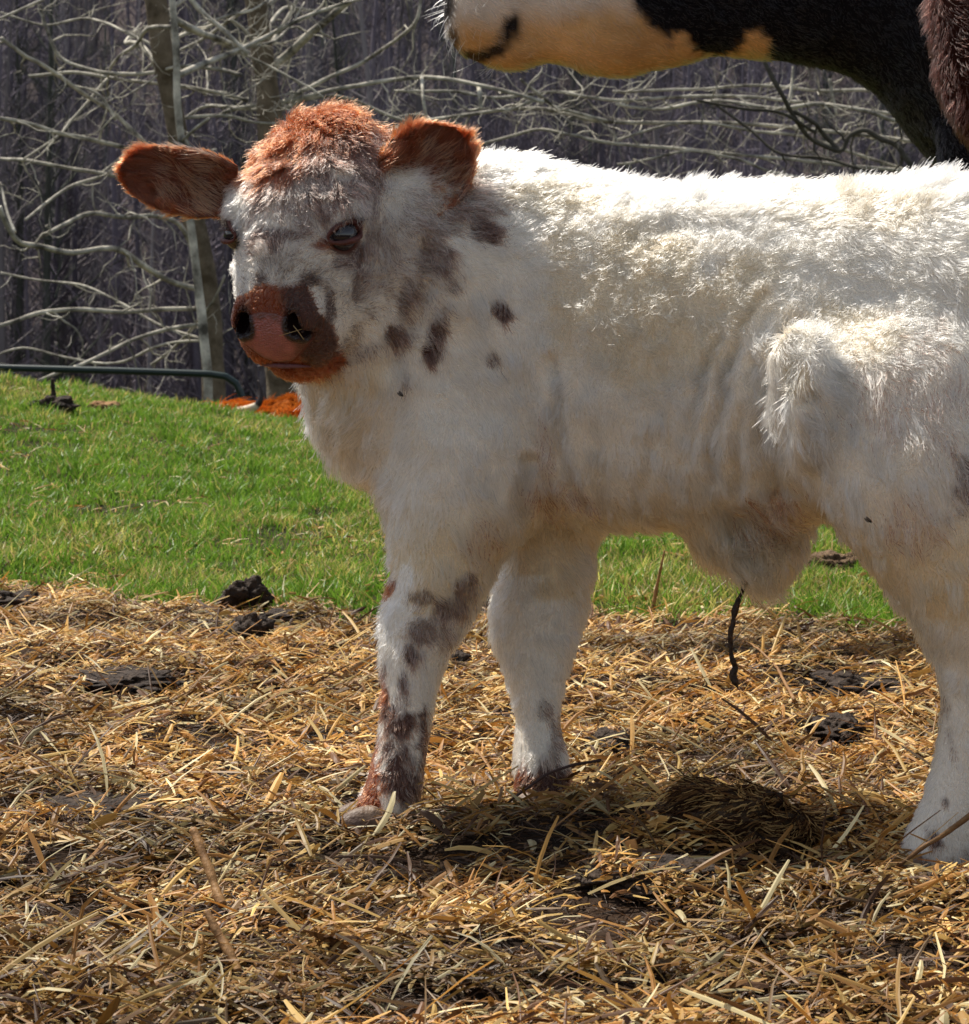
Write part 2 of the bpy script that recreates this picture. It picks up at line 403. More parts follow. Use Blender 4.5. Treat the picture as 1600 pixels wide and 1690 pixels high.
fl.cap(hp(-.09, -.10, 0), P(700, 440, 3.03), .085, .13, k=.05, ys=.8)
head_ops(fl)
def nostrils(g, k=.004):
    for sd in (-1, 1):
        g.ell(hp(.120, -.036, sd * .032), (.028, .0110, .0085), k=k, M=HM, mode='sub')
        g.ell(hp(.112, -.047, sd * .041), (.020, .0062, .0075), k=k, M=HM, mode='sub')
nostrils(fl, .006)
bV, bF = fl.mesh(); bV = smooth(bV, bF, 3); bN = vnormals(bV, bF)
# soft relief of the hide: skin creases on the near flank, ribs and muscle
px_, py_ = plan(bV); near_ = 1 - sstep(-.2, .3, bN[:, 1]); dis = np.zeros(len(bV))
wx = px_ + 14 * noise(bV, 16, 31) + 6 * noise(bV, 45, 36); wy = py_ + 14 * noise(bV, 16, 32)
def crease(L, amp, wd):
    global dis
    D = np.full(len(bV), 1e9)
    for (x0, y0), (x1, y1) in zip(L[:-1], L[1:]):
        ax_, ay_ = x1 - x0, y1 - y0; t = np.clip(((wx - x0) * ax_ + (wy - y0) * ay_) / (ax_ ** 2 + ay_ ** 2), 0, 1)
        D = np.minimum(D, np.hypot(wx - x0 - t * ax_, wy - y0 - t * ay_))
    dis = dis - amp * np.exp(-(D / wd) ** 2) + .45 * amp * np.exp(-((D - 2.1 * wd) / wd) ** 2)
for L, amp, wd in (([(1255, 480), (1215, 545), (1192, 660), (1180, 800)], .0055, 9), ([(1180, 560), (1160, 640), (1150, 760)], .003, 8), ([(1165, 590), (1140, 680), (1130, 770)], .0025, 9), ([(1238, 600), (1228, 700), (1222, 820)], .005, 9),
                   ([(1315, 540), (1280, 590), (1258, 650), (1262, 730), (1295, 830)], .010, 14), ([(905, 600), (925, 740), (960, 850)], .006, 11), ([(985, 690), (1005, 850)], .0025, 10),
                   ([(1075, 720), (1062, 850)], .0025, 10), ([(860, 860), (870, 760)], .008, 12), ([(1190, 390), (1120, 380), (1050, 400)], .004, 14),
                   ([(700, 420), (690, 520), (640, 600)], .006, 18), ([(1290, 655), (1320, 650)], .005, 9)):
    crease(L, amp, wd)
dis = dis * near_ + .0025 * noise(bV, 9, 33) * (py_ < 1000) + .0012 * noise(bV, 30, 34) * (py_ < 1000) * (px_ > 640)
dis = np.clip(dis, -.02, .01)
bV = bV + bN * dis[:, None]; bV = smooth(bV, bF, 2); bN = vnormals(bV, bF)
print('calf body', len(bV), len(bF))
hl = lambda p: (hloc(p)[:, 0], hloc(p)[:, 1], hloc(p)[:, 2])
def headw(p):         # soft mask of the head, 1 on the face fading out behind the jaw
    f, u, r = hl(p)
    return 1 - sstep(.85, 1.2, np.sqrt(((f + .005) / .17) ** 2 + ((u + .055) / .11) ** 2 + (r / .11) ** 2))
def in_head(p): return headw(p) > .5
nwid = lambda u: .032 + .019 * sstep(-.078, -.048, u)
def nosepad(p):       # 1 on the bare nose leather
    f, u, r = hl(p)
    return (1 - sstep(.9, 1.1, np.sqrt((r / nwid(u)) ** 2 + ((u + .056) / .032) ** 2))) * sstep(.084, .094, f)
def eyegap(p):
    h = hloc(p); a = np.abs(h[:, 2])
    return np.sqrt(((h[:, 0] - .008) / .023) ** 2 + ((h[:, 1] + .014) / .0165) ** 2 + ((a - .08) / .032) ** 2)
DARK = [(745, 345, 75, 60, .42), (700, 440, 45, 90, .30), (675, 520, 35, 60, .30), (730, 330, 40, 22, .6, -20), (715, 395, 22, 30, .65), (690, 470, 12, 30, .6, 10), (745, 470, 10, 18, .5), (800, 350, 24, 18, .5), (705, 352, 46, 24, .5), (670, 385, 24, 40, .4), (690, 320, 30, 16, .4), (768, 335, 48, 34, .75), (805, 385, 26, 24, .95), (735, 365, 40, 30, .6), (738, 425, 14, 32, .8), (700, 430, 22, 40, .75, 20), (672, 495, 15, 42, .8, 15), (655, 552, 16, 20, .95), (722, 540, 17, 32, .95, 20),
        (705, 583, 16, 18, 1), (829, 510, 13, 17, .95), (812, 595, 11, 13, .6), (670, 632, 6, 18, .5, 10), (640, 430, 20, 60, .45), (610, 575, 45, 12, .4, -25), (545, 603, 40, 8, .5, -15), (775, 300, 30, 20, .4),
        (700, 985, 24, 18, .7), (745, 1000, 34, 24, .85), (770, 965, 20, 16, .7), (700, 1035, 26, 30, .75, 20), (678, 1075, 10, 18, .9), (667, 1118, 8, 18, .9), (636, 1105, 6, 22, .8), (655, 1180, 24, 28, 1.15),
        (654, 1245, 27, 44, 1.0), (675, 1290, 24, 28, 1), (704, 1235, 10, 66, 1.1), (735, 1050, 20, 20, .5), (905, 1200, 13, 18, .5), (926, 1250, 14, 40, .6), (908, 1325, 46, 40, 1.15),
        (1524, 1365, 12, 19, 1), (1546, 1308, 7, 9, .7), (1585, 790, 40, 55, .6), (1560, 1220, 8, 25, .35), (1552, 1160, 6, 20, .35), (1580, 1400, 14, 12, .4), (1650, 900, 50, 40, .5), (1760, 640, 60, 60, .5), (1320, 650, 12, 10, .3)]
RUST = [(640, 970, 11, 18, 1.2), (616, 1265, 20, 60, 1.4), (634, 1140, 8, 34, .9), (598, 1325, 22, 34, 1.3), (866, 1320, 26, 38, 1.3), (850, 1350, 24, 24, 1.1), (900, 745, 14, 60, .22), (925, 830, 60, 25, .28), (800, 900, 30, 40, .18),
        (1290, 860, 50, 40, .35), (1480, 860, 60, 40, .2), (1500, 640, 90, 90, .16)]
HD = [(580, 245, 55, 36, .9, 15), (520, 270, 60, 26, .8), (605, 270, 32, 50, .8), (500, 325, 85, 55, .62), (545, 330, 50, 40, .5), (580, 350, 12, 22, .55), (440, 340, 30, 40, .35), (455, 430, 22, 30, .5, 30), (480, 440, 16, 30, .45), (520, 455, 40, 20, .35, 20),
      (615, 430, 16, 60, .45), (590, 480, 30, 30, .3), (545, 400, 16, 8, .5), (560, 580, 50, 12, .4, -25)]
HR = [(480, 205, 120, 56, 1.3), (405, 245, 55, 44, 1.1), (450, 268, 62, 28, .9), (590, 215, 50, 30, .8), (590, 222, 40, 30, .65), (548, 398, 24, 14, .95, -20), (368, 378, 18, 20, .9), (405, 275, 16, 40, .5), (455, 262, 50, 20, .6), (360, 290, 10, 20, .5), (372, 420, 10, 40, .3)]
WHITE, DK, RS = np.array((.925, .845, .72)), np.array((.095, .050, .040)), np.array((.21, .048, .017))
def calf_pattern(p, n):
    px, py = plan(p); nz = .45 * noise(p, 38, 3) + .42 * noise(p, 90, 4) + .30 * noise(p, 170, 5)
    near = 1 - sstep(-.1, .35, n[:, 1]); hd = in_head(p)
    dk = blobs(px, py, DARK, nz) * near; rs = blobs(px, py, RUST, nz) * near
    q = hloc(p)
    hn = (n[:, 1] < .6) & (px < 680) & (py < 660)
    dh = blobs(px, py, HD, nz * 1.0) * hn; rh = blobs(px, py, HR, nz * .8) * hn
    lockn = .5 + .5 * noise(p, 55, 77); roan_ = blobs(px, py, [(500, 400, 150, 190, 1)]) * hn * sstep(385, 430, px + .1 * (py - 400)); dh = np.maximum(dh, roan_ * (.20 + .70 * sstep(.38, .72, lockn)))
    poll = sstep(.095, .12, -q[:, 0]) * sstep(-.10, -.06, q[:, 1]) * (1 - sstep(.05, .08, q[:, 2])) * (px < 600) * (py < 300)
    f_, u_, r_ = q.T; n3 = noise(p, 60, 78)
    thr = .087 - .010 * sstep(.010, .035, r_) * (1 - sstep(.040, .052, r_)) + .012 * sstep(.046, .062, r_) - .016 * sstep(-.085, -.105, u_) + .03 * sstep(.040, .055, np.abs(r_)) * sstep(-.085, -.10, u_) + .005 * n3 + .005 * noise(p, 28, 79)
    mz = sstep(-.004, .006, f_ - thr) * sstep(.2, .5, headw(p)) * (np.abs(r_) < .075) * (u_ > -.16); side_ = sstep(.016, .032, r_ + .15 * (u_ + .06) + .004 * n3) * sstep(-.118, -.100, u_)
    dk = np.maximum(dk, dh) * (1 - mz) + mz * side_ * .95; rs = np.maximum(rs, np.maximum(rh, poll * .9)) * (1 - mz) + mz * 1.3
    far = sstep(.1, .4, n[:, 1]) * ~hd            # its far side carries speckles of its own
    dk = np.maximum(dk, far * sstep(.35, .55, noise(p, 14, 8)) * .8)
    return dk, rs
def calf_col(p, n, rng=None, roan=True):
    dk, rs = calf_pattern(p, n); px, py = plan(p)
    base = WHITE * (1 - .26 * rng.random(len(p)) ** 1.5 - .07 * (noise(p, 60, 88) > .15))[:, None] if rng is not None else np.tile(WHITE, (len(p), 1))
    hd = in_head(p)
    stain_bounce = np.clip(sstep(800, 900, py) * (n[:, 2] < .2) * .8 * (py < 1010) + .75 * blobs(px, py, [(560, 650, 70, 60, 1), (1040, 450, 130, 120, .85), (1180, 500, 120, 70, .8), (1100, 560, 140, 60, .9), (1400, 330, 150, 40, .6), (930, 320, 90, 30, .8), (1390, 540, 80, 50, .7), (1295, 620, 20, 25, 1)], .5 * noise(p, 25, 6)), 0, 1)  # dirty patches of coat, plus bounce light painted warm along the underside
    stain_bounce = stain_bounce * (1 - headw(p))
    base = base * (1 - stain_bounce[:, None] * np.array((.14, .27, .48)))
    if rng is not None:
        a = rng.random(len(p)); r2 = rng.random(len(p))
        dk = dk * .86; rs = np.where(rs > .8, 1.15, rs); md = np.where(a < dk, 1., .0) * .85 + dk * .15; mr = np.clip(np.where(r2 < rs, 1., 0.) * .8 + rs * .2, 0, 1)
        lw = np.maximum(sstep(1100, 1180, py), sstep(.04, .06, hloc(p)[:, 0]) * headw(p))[:, None]; mzc = (sstep(.04, .06, hloc(p)[:, 0]) * headw(p))[:, None]; dcol = (DK * (1 - lw) + np.array((.11, .048, .03)) * lw) * (1 - mzc) + np.array((.030, .015, .011)) * mzc; dcol = dcol * (.7 + .9 * rng.random(len(p)))[:, None]; rcol = RS * (.7 + .6 * rng.random(len(p)))[:, None]
    else: md, mr, dcol, rcol = np.clip(dk, 0, 1), np.clip(rs, 0, 1), DK, RS
    c = base * (1 - mr[:, None]) + rcol * mr[:, None]
    return c * (1 - md[:, None]) + dcol * md[:, None]
skin = calf_col(bV, bN); PINK = np.array((.42, .22, .19))
ff = nosepad(bV); skin = skin * .80
def nostril_mask(h): return 1 - sstep(.8, 1.25, np.minimum(np.sqrt(((np.abs(h[:, 2]) - .031) / .0130) ** 2 + ((h[:, 1] + .036) / .0155) ** 2), np.sqrt(((np.abs(h[:, 2]) - .041) / .011) ** 2 + ((h[:, 1] + .047) / .0095) ** 2)))
skin = skin * (1 - ff[:, None]) + np.array((.20, .075, .06)) * ff[:, None]
nm_ = (nostril_mask(hloc(bV)) * sstep(.07, .085, hloc(bV)[:, 0]) * (headw(bV) > .2))[:, None]; skin = skin * (1 - nm_) + np.array((.012, .005, .005)) * nm_
eg = 1 - sstep(1.0, 1.35, eyegap(bV)); skin = skin * (1 - eg[:, None]) + np.array((.09, .03, .022)) * eg[:, None]
M_skin = mat('calf_coat_base', (.8, .7, .6), rough=.9, attr='col', spec=.1)
body = mesh_obj('body', bV, bF, M_skin, calf, attrs={'col': skin})
# nose leather
g = Field(hp(.10, -.06, 0) - .075, hp(.10, -.06, 0) + .075, .0016)
head_ops(g, .0012); g.v -= .0008
fo = lambda X, Y, Z: 0
def region(X, Y, Z):
    x, y, z = X - E0[0], Y - E0[1], Z - E0[2]
    f, u, r = (HM[i][0] * x + HM[i][1] * y + HM[i][2] * z for i in range(3))
    wd = nwid(u)
    return np.maximum((np.sqrt((r / wd) ** 2 + ((u + .056) / .033) ** 2) - 1) * .025, .076 - f)
X, Y, Z = np.meshgrid(*g.ax, indexing='ij', sparse=True)
g.v = smax(g.v, region(X, Y, Z), .003).astype(np.float32); nostrils(g)
nV, nF = g.mesh(); nV = smooth(nV, nF, 2); nN = vnormals(nV, nF); h = hloc(nV)
m_ = 1 - sstep(.8, 1.25, np.minimum(np.sqrt(((np.abs(h[:, 2]) - .031) / .0130) ** 2 + ((h[:, 1] + .036) / .0155) ** 2), np.sqrt(((np.abs(h[:, 2]) - .041) / .011) ** 2 + ((h[:, 1] + .047) / .0095) ** 2)))
wet = (.5 + .5 * noise(nV, 120, 2)); nc = np.array((.40, .140, .125)) * (.75 + .35 * wet)[:, None]
sidek = sstep(.020, .034, h[:, 2] + .1 * (h[:, 1] + .06)); nc = nc * (1 - .55 * sidek[:, None])
nc = nc * (1 - m_[:, None]) + np.array((.018, .008, .008)) * m_[:, None]
rim = .9 * sstep(.66, .98, np.sqrt((h[:, 2] / nwid(h[:, 1])) ** 2 + ((h[:, 1] + .056) / .033) ** 2) + .10 * noise(nV, 130, 8))[:, None]
nc = nc * (1 - rim) + np.array((.13, .042, .025)) * rim
nc = nc * (1 - m_[:, None]) + np.array((.014, .006, .006)) * m_[:, None]
m, n, b, out = nodes('nose_leather'); b.inputs['Roughness'].default_value = .38; b.inputs['Specular IOR Level'].default_value = .55; b.inputs['Subsurface Weight'].default_value = .15; b.inputs['Subsurface Scale'].default_value = .004
a = n.nodes.new('ShaderNodeAttribute'); a.attribute_name = 'col'; n.links.new(a.outputs[0], b.inputs['Base Color'])
vo = n.nodes.new('ShaderNodeTexVoronoi'); vo.inputs['Scale'].default_value = 420; tc = n.nodes.new('ShaderNodeTexCoord'); n.links.new(tc.outputs['Object'], vo.inputs['Vector'])
bp = n.nodes.new('ShaderNodeBump'); bp.inputs['Strength'].default_value = .8; bp.inputs['Distance'].default_value = .002; n.links.new(vo.outputs[0], bp.inputs['Height']); n.links.new(bp.outputs[0], b.inputs['Normal'])
mesh_obj('nose', nV, nF, m, calf, attrs={'col': nc})
hb_ = hloc(bV); hb_ = hb_[(hb_[:, 0] > .05) & (headw(bV) > .2)]
lipp = []
for a in np.linspace(-.032, .032, 15):
    u0 = -.0945 - 5 * a * a; fs_ = hb_[(np.abs(hb_[:, 2] - a) < .004) & (np.abs(hb_[:, 1] - u0) < .004), 0].max(); lipp.append(hp(fs_ + .001, u0, a))
def tube(pts, rad, seg=10, closed=False, capends=True):
    pts = np.asarray(pts, float); n = len(pts); rad = np.broadcast_to(rad, (n,)).astype(float)
    tn = np.gradient(pts, axis=0) if not closed else np.roll(pts, -1, 0) - np.roll(pts, 1, 0)
    tn = nrm(tn); ref = np.array((0, 0, 1.)) if abs(tn[0, 2]) < .8 else np.array((1., 0, 0))
    a = nrm(np.cross(tn[0], ref)); A = []
    for i in range(n):
        a = a - tn[i] * (a @ tn[i]); a = a / np.linalg.norm(a); A.append(a.copy())
    A = np.array(A); B = np.cross(tn, A); an = np.linspace(0, 2 * math.pi, seg, endpoint=False)
    V = pts[:, None] + rad[:, None, None] * (np.cos(an)[None, :, None] * A[:, None] + np.sin(an)[None, :, None] * B[:, None])
    V = V.reshape(-1, 3); i = np.arange(n if closed else n - 1)[:, None]; j = np.arange(seg)[None]
    F = np.stack([i * seg + j, i * seg + (j + 1) % seg, ((i + 1) % n) * seg + (j + 1) % seg, ((i + 1) % n) * seg + j], -1).reshape(-1, 4)
    if not closed and capends:
        k = len(V); V = np.r_[V, [pts[0]], [pts[-1]]]; jj = np.arange(seg); o = (n - 1) * seg
        F = np.r_[F, np.stack([jj, np.full(seg, k), np.full(seg, k), (jj + 1) % seg], -1)[:, [0, 1, 2, 3]], np.stack([o + jj, o + (jj + 1) % seg, np.full(seg, k + 1), np.full(seg, k + 1)], -1)]
    return V, F
def clean(V, F):  # quads with a doubled corner become triangles
    return V, [list(dict.fromkeys(f)) for f in F.tolist()]
mesh_obj('lip', *clean(*tube(np.array(lipp), .0034 * np.sin(np.linspace(.25, 2.9, 15)), 10)), mat('lip_skin', (.20, .085, .10), rough=.4, noise_s=150, col2=(.13, .05, .055), bump=.4, bump_s=300), calf)
M_eye = mat('calf_eye_dark', (.012, .010, .014), rough=.05, spec=.8)
M_lid = mat('eyelid_skin', (.13, .04, .03), rough=.45, noise_s=120, col2=(.07, .025, .02), bump=.3, bump_s=200)
M_lash = mat('eyelash', (.05, .02, .015), rough=.5)
def uvsphere(c, r, nu=24, nv=16):
    V = [(0, 0, 1)]; F = []
    for i in range(1, nv):
        for j in range(nu): t, p_ = math.pi * i / nv, 2 * math.pi * j / nu; V.append((math.sin(t) * math.cos(p_), math.sin(t) * math.sin(p_), math.cos(t)))
    V.append((0, 0, -1)); k = len(V) - 1
    for j in range(nu):
        F.append([0, 1 + j, 1 + (j + 1) % nu]); F.append([k, k - nu + (j + 1) % nu, k - nu + j])
        for i in range(nv - 2): a_ = 1 + i * nu + j; b_ = 1 + i * nu + (j + 1) % nu; F.append([a_, a_ + nu, b_ + nu, b_])
    return np.array(V) * r + c, F
for sd in (-1, 1):
    ec = hp(.008, -.014, sd * .0660)
    V, F = uvsphere(ec, .0186); eye = mesh_obj('eye', V, F, M_eye, calf)
    # almond lids hug the ball
    en = nrm(Rh * sd * .85 + Uh * .45 + Fh * .1); fx_ = nrm(Fh - en * (Fh @ en)); tx_ = np.cross(en, fx_); tx_ = tx_ if tx_ @ (-Rh * sd) > 0 else -tx_; ex_ = nrm(.75 * fx_ + .62 * tx_); ey_ = nrm(.75 * tx_ - .62 * fx_)
    for nm_, sg in (('eyelid', 1), ('eyelid', -1)):
        tt = np.linspace(0, math.pi, 17); pts = []
        for t in tt:
            x = .0192 * math.cos(t); y = sg * (.0120 if sg > 0 else .0105) * math.sin(t) ** .8 + .001
            d = ex_ * (x + .004 * math.cos(t)) + ey_ * y; q = d + en * math.sqrt(max(.0196 ** 2 - min(x * x + y * y, .0195 ** 2), 0)); pts.append(ec + q * 1.0)
        V, F = clean(*tube(pts, [.0013 + .0024 * math.sin(t) for t in tt], 8)); ld_ = mesh_obj(nm_, V, F, M_lid, calf)
        if sg > 0:
            Vs, Fs = [], []
            rg = random.Random(5)
            for i in range(34):
                t = .15 * math.pi + .7 * math.pi * i / 33; x = .0185 * math.cos(t); y = .0125 * math.sin(t) + .002
                b0 = ec + ex_ * x * 1.2 + ey_ * y + en * math.sqrt(max(.0205 ** 2 - x * x - y * y, 1e-6)); L_ = .012 + .006 * rg.random()
                dr = nrm(en * 1.0 + ey_ * .25 + ex_ * (math.cos(t) * .6) + np.array([rg.uniform(-.1, .1) for _ in range(3)]))
                pp = [b0 + dr * L_ * s_ + np.array((0, 0, -1)) * L_ * .35 * s_ * s_ for s_ in (0, .35, .7, 1)]
                v_, f_ = tube(pp, [.0004, .00035, .00025, .0001], 3, capends=False); Fs.append(f_ + sum(len(a) for a in Vs)); Vs.append(v_)
            mesh_obj('eyelash', np.concatenate(Vs), np.concatenate(Fs), M_lash, ld_)
# ears
M_ear = mat('ear_skin', (.30, .10, .05), rough=.8, attr='col', trans=.35, spec=.1)
def ear(base, tip, wdir, opn, wid, cup=.5, nu=26, nv=18, thick=.0035, bend=0):
    ax = tip - base; L = np.linalg.norm(ax); ax = ax / L; wv = nrm(wdir - ax * (wdir @ ax)); nv_ = np.cross(ax, wv); nv_ = nv_ if nv_ @ opn > 0 else -nv_
    outer, inner = [], []
    for i in range(nu):
        t = i / (nu - 1); w_ = wid * (np.interp(t, [0, .1, .25, .5, .7, .85, .95, 1], [.80, .90, 1.0, 1.0, .86, .66, .40, .06]))
        roll_ = cup * (1.9 - 1.35 * t)
        for j in range(nv):
            s = -1 + 2 * j / (nv - 1); an = s * roll_; rr = w_ / max(roll_, .2)
            q = base + ax * L * t + wv * rr * math.sin(an) + nv_ * (rr * (1 - math.cos(an)) - .25 * w_) + nv_ * bend * t * t
            cn = -nv_ * math.cos(an) + wv * math.sin(an)
            e_ = (1 - abs(s) ** 3) * min(1, (1 - t) * 6 + .1)
            outer.append(q + cn * thick * e_); inner.append(q - cn * thick * .4 * e_)
    V = np.array(outer + inner); n_ = nu * nv; F = []
    for i in range(nu - 1):
        for j in range(nv - 1):
            a = i * nv + j; F.append((a, a + 1, a + nv + 1, a + nv)); F.append((n_ + a, n_ + a + nv, n_ + a + nv + 1, n_ + a + 1))
        for j in (0, nv - 1):
            a = i * nv + j; q = (a, a + nv, n_ + a + nv, n_ + a); F.append(q if j == 0 else q[::-1])
    for j in range(nv - 1):
        a = (nu - 1) * nv + j; F.append((a, a + 1, n_ + a + 1, n_ + a))
    F = np.array(F); N = vnormals(V, F)
    mid = V[:n_].mean(0); flip = (N[:n_] * (-nv_)).sum(1).mean() < 0
    if flip: F = F[:, ::-1]
    tt = np.tile(np.repeat(np.linspace(0, 1, nu), nv), 2); isin = np.r_[np.zeros(n_), np.ones(n_)]; ss = np.tile(np.tile(np.linspace(-1, 1, nv), nu), 2)
    return V, F, ax, nv_, wv, tt, isin, ss
H_fur = hair_mat('calf_hair', .38)
H_rust = hair_mat('calf_ear_hair', .32)
def ear_fur(par, V, F, ax, opn, nh, seed):
    def col(p, n, rng):
        ins = (n @ opn > .15).astype(float) * .6
        c = np.array((.205, .050, .014)) * (.65 + .7 * rng.random(len(p)))[:, None]
        return c * (1 - ins[:, None]) + np.array((.085, .026, .018)) * ins[:, None]
    fur('ear_hair', par, V, F, nh, lambda p, n: np.where(n @ opn > .15, .012, .010) + .008 * (noise(p, 30, 3) > .3), lambda p, n: np.tile(ax, (len(p), 1)), col, H_rust, lift=.45, clump=.007, cs=.55, radius=.00046, seed=seed, npts=4)
for (b_, t_, wd_, o_, wid, bend, sd) in (
        (P(385, 316, 2.95), P(197, 275, 2.955), np.array((.12, .05, 1.)), np.array((-.1, -1., -.15)), .044, -.006, 1),
        (P(664, 336, 2.93), P(753, 214, 2.955), np.array((.82, 0, -.57)), np.array((-.1, -1., -.1)), .058, .004, 2)):
    V, F, ax, on, wv, tt, isin, ss = ear(b_, t_, wd_, o_, wid, cup=.52, bend=bend)
    ec_ = np.array((.22, .065, .03))[None] * (1 - .45 * isin[:, None])
    e = mesh_obj('ear', V, F, M_ear, calf, attrs={'col': ec_})
    fur('inner_ear_hair', e, V, F, 2600, lambda p, n, on=on, b_=b_: np.where((n @ on > .3) & (np.linalg.norm(p - b_, axis=1) < .085), .022, 0), lambda p, n, ax=ax, wv=wv: np.tile(ax + .4 * wv, (len(p), 1)), lambda p, n, r: np.array((.45, .27, .15)) * (.5 + .8 * r.random(len(p)))[:, None], H_rust, lift=.5, clump=.009, cs=.6, radius=.00035, seed=50 + sd)
    if sd == 1: tag(e, 'rust brown ear held straight out sideways')
    else: tag(e, 'rust brown ear raised beside the neck')
    ear_fur(e, V, F, ax, on, 17000, 40 + sd)
# coat
def coat_len(p, n):
    px, py = plan(p); q = hloc(p); hd = in_head(p)
    L = .0168 + .003 * noise(p, 12, 5)
    L = L + .012 * blobs(px, py, [(540, 730, 70, 90, 1), (600, 800, 60, 40, .7)]) + .022 * blobs(px, py, [(1250, 920, 90, 75, 1)]) + .016 * blobs(px, py, [(1325, 650, 60, 110, 1)]) + .006 * sstep(1480, 1560, px) * (py < 330)
    L = np.where(py > 1040, np.minimum(L, .009 + .006 * sstep(1200, 1040, py)), L)
    f, u, r = q.T
    poll = sstep(.06, .12, -f) * sstep(-.10, -.03, u)
    Lh = .010 + .007 * sstep(.06, -.06, f) + .009 * poll
    Lh = Lh + (.0030 - Lh) * sstep(.060, .085, f) * sstep(-.14, -.11, u)
    hw_ = headw(p); L = L * (1 - hw_) + Lh * hw_
    L = L * np.clip(1 - nosepad(p) * 2.5, 0, 1) * sstep(1.12, 1.45, eyegap(p))
    return L
def coat_comb(p, n):
    px, py = plan(p); q = hloc(p); f, u, r = q.T; hd = in_head(p)
    k = sstep(300, 700, py)[:, None]
    c = np.array((.75, 0, -.35)) * (1 - k) + np.array((.35, -.02, -1.)) * k
    lg = sstep(900, 1020, py)[:, None]; c = c * (1 - lg) + np.array((.12, 0, -1)) * lg
    top = sstep(.55, .9, n[:, 2])[:, None]; c = c * (1 - top) + np.array((1, -.35, -.1)) * top
    br = blobs(px, py, [(580, 740, 130, 120, 1)])[:, None]; c = c * (1 - br) + np.array((-.35, 0, -1)) * br
    s = np.sign(r)[:, None] * sstep(0, .03, np.abs(r))[:, None]
    low = sstep(.0, .05, f)[:, None]
    ch = Fh * 1.0 * (1 - low) + s * Rh * (.35 + .8 * low) - Fh * .7 * low
    far_ = sstep(-.05, -.09, u)[:, None]; ch = ch * (1 - far_) + far_ * (-Fh * .6 - Uh * .8)
    hw_ = headw(p)[:, None]; return c * (1 - hw_) + ch * hw_
def coat_lift(p, n):
    px, py = plan(p); f, u, r = hloc(p).T; hd = in_head(p)
    l = .42 + .35 * sstep(.3, .9, n[:, 2]) + .25 * blobs(px, py, [(1245, 930, 80, 70, 1), (560, 740, 90, 100, .6)])
    l = np.where(py > 1080, .28, l)
    hw_ = headw(p); return l * (1 - hw_) + hw_ * (.20 + .24 * sstep(.11, .15, -f))
def coat_w(p, n):
    px, py = plan(p)
    w_ = np.where(n[:, 1] > .45, .25, 1.) * np.where(px > 1720, .35, 1.)
    return w_ * (1 - .97 * headw(p)) * np.where(py > 1050, 1.25, 1)
def coat_curl(p, n):
    px, py = plan(p)
    return np.where(in_head(p), .10, .05 + .17 * blobs(px, py, [(1050, 500, 160, 160, 1), (1250, 470, 200, 90, .8), (1400, 520, 140, 80, .8), (900, 370, 120, 60, .8), (1100, 600, 120, 60, 1)]))
fur('coat', calf, bV, bF, 215000, coat_len, coat_comb, calf_col, H_fur, weight=coat_w, lift=coat_lift, clump=.0080, cs=.6, curl=coat_curl, radius=.00053, seed=11)
fur('coat', calf, bV, bF, 62000, coat_len, coat_comb, calf_col, H_fur, weight=lambda p, n: np.where(n[:, 1] > .6, .4, 1) * headw(p) * (1 + 1.2 * sstep(.05, .08, hloc(p)[:, 0])), lift=coat_lift, clump=.0095, cs=.85, curl=.09, radius=.00046, seed=13, npts=6, wig=.40)
# hooves
M_hoof = mat('hoof_horn', (.10, .06, .045), rough=.5, noise_s=40, col2=(.22, .15, .10), bump=.4, bump_s=90)
for (px, py, d, ln) in ((630, 1372, 2.865, .05), (893, 1348, 2.985, .042), (1560, 1444, 2.655, .050), (1690, 1385, 2.82, .046)):
    g = Field(P(px, py, d) - .09, P(px, py, d) + .09, .003); c = P(px, py, d)
    fwd = np.array((-1, -.25, 0)); fwd = fwd / np.linalg.norm(fwd); sdv = np.array((fwd[1], -fwd[0], 0)); Mx = np.array([fwd, sdv, (0, 0, 1.)])
    for s_ in (-1, 1):
        g.ell(c + fwd * .012 + sdv * s_ * .017, (ln, .020, .034), k=.006, M=Mx)
    g.op(lambda X, Y, Z, c=c: (c[2] - .018) - Z + 0 * X + 0 * Y, c - .09, c + .09, .004, mode='x') if False else None
    g.v = np.maximum(g.v, (c[2] - .022) - g.ax[2][None, None, :]).astype(np.float32)
    V, F = g.mesh(); mesh_obj('hoof', V, F, M_hoof, calf)
# dried navel cord
tp = [P(x, y, d) for x, y, d in ((1236, 905, 2.90), (1231, 950, 2.90), (1226, 975, 2.90), (1216, 1000, 2.895), (1209, 1030, 2.89), (1205, 1055, 2.89), (1208, 1080, 2.89), (1214, 1102, 2.892), (1210, 1115, 2.892), (1217, 1134, 2.892))]
tp = np.array(tp); ti = np.linspace(0, len(tp) - 1, 60); pp = np.stack([np.interp(ti, np.arange(len(tp)), tp[:, j]) for j in range(3)], 1)
pp = pp + .0012 * vnoise(pp, 120, 4); rr = (.0030 + .0016 * noise(pp, 160, 6) + .0014 * np.exp(-((np.arange(60) - 52) / 5) ** 2)) * np.interp(np.arange(60), [0, 10, 56, 59], [.7, 1, 1, .35])
V, F = clean(*tube(pp, rr, 8)); mesh_obj('navel_cord', V, F, mat('dried_cord', (.025, .016, .012), rough=.6, noise_s=90, col2=(.07, .04, .025), bump=.6, bump_s=150), calf)
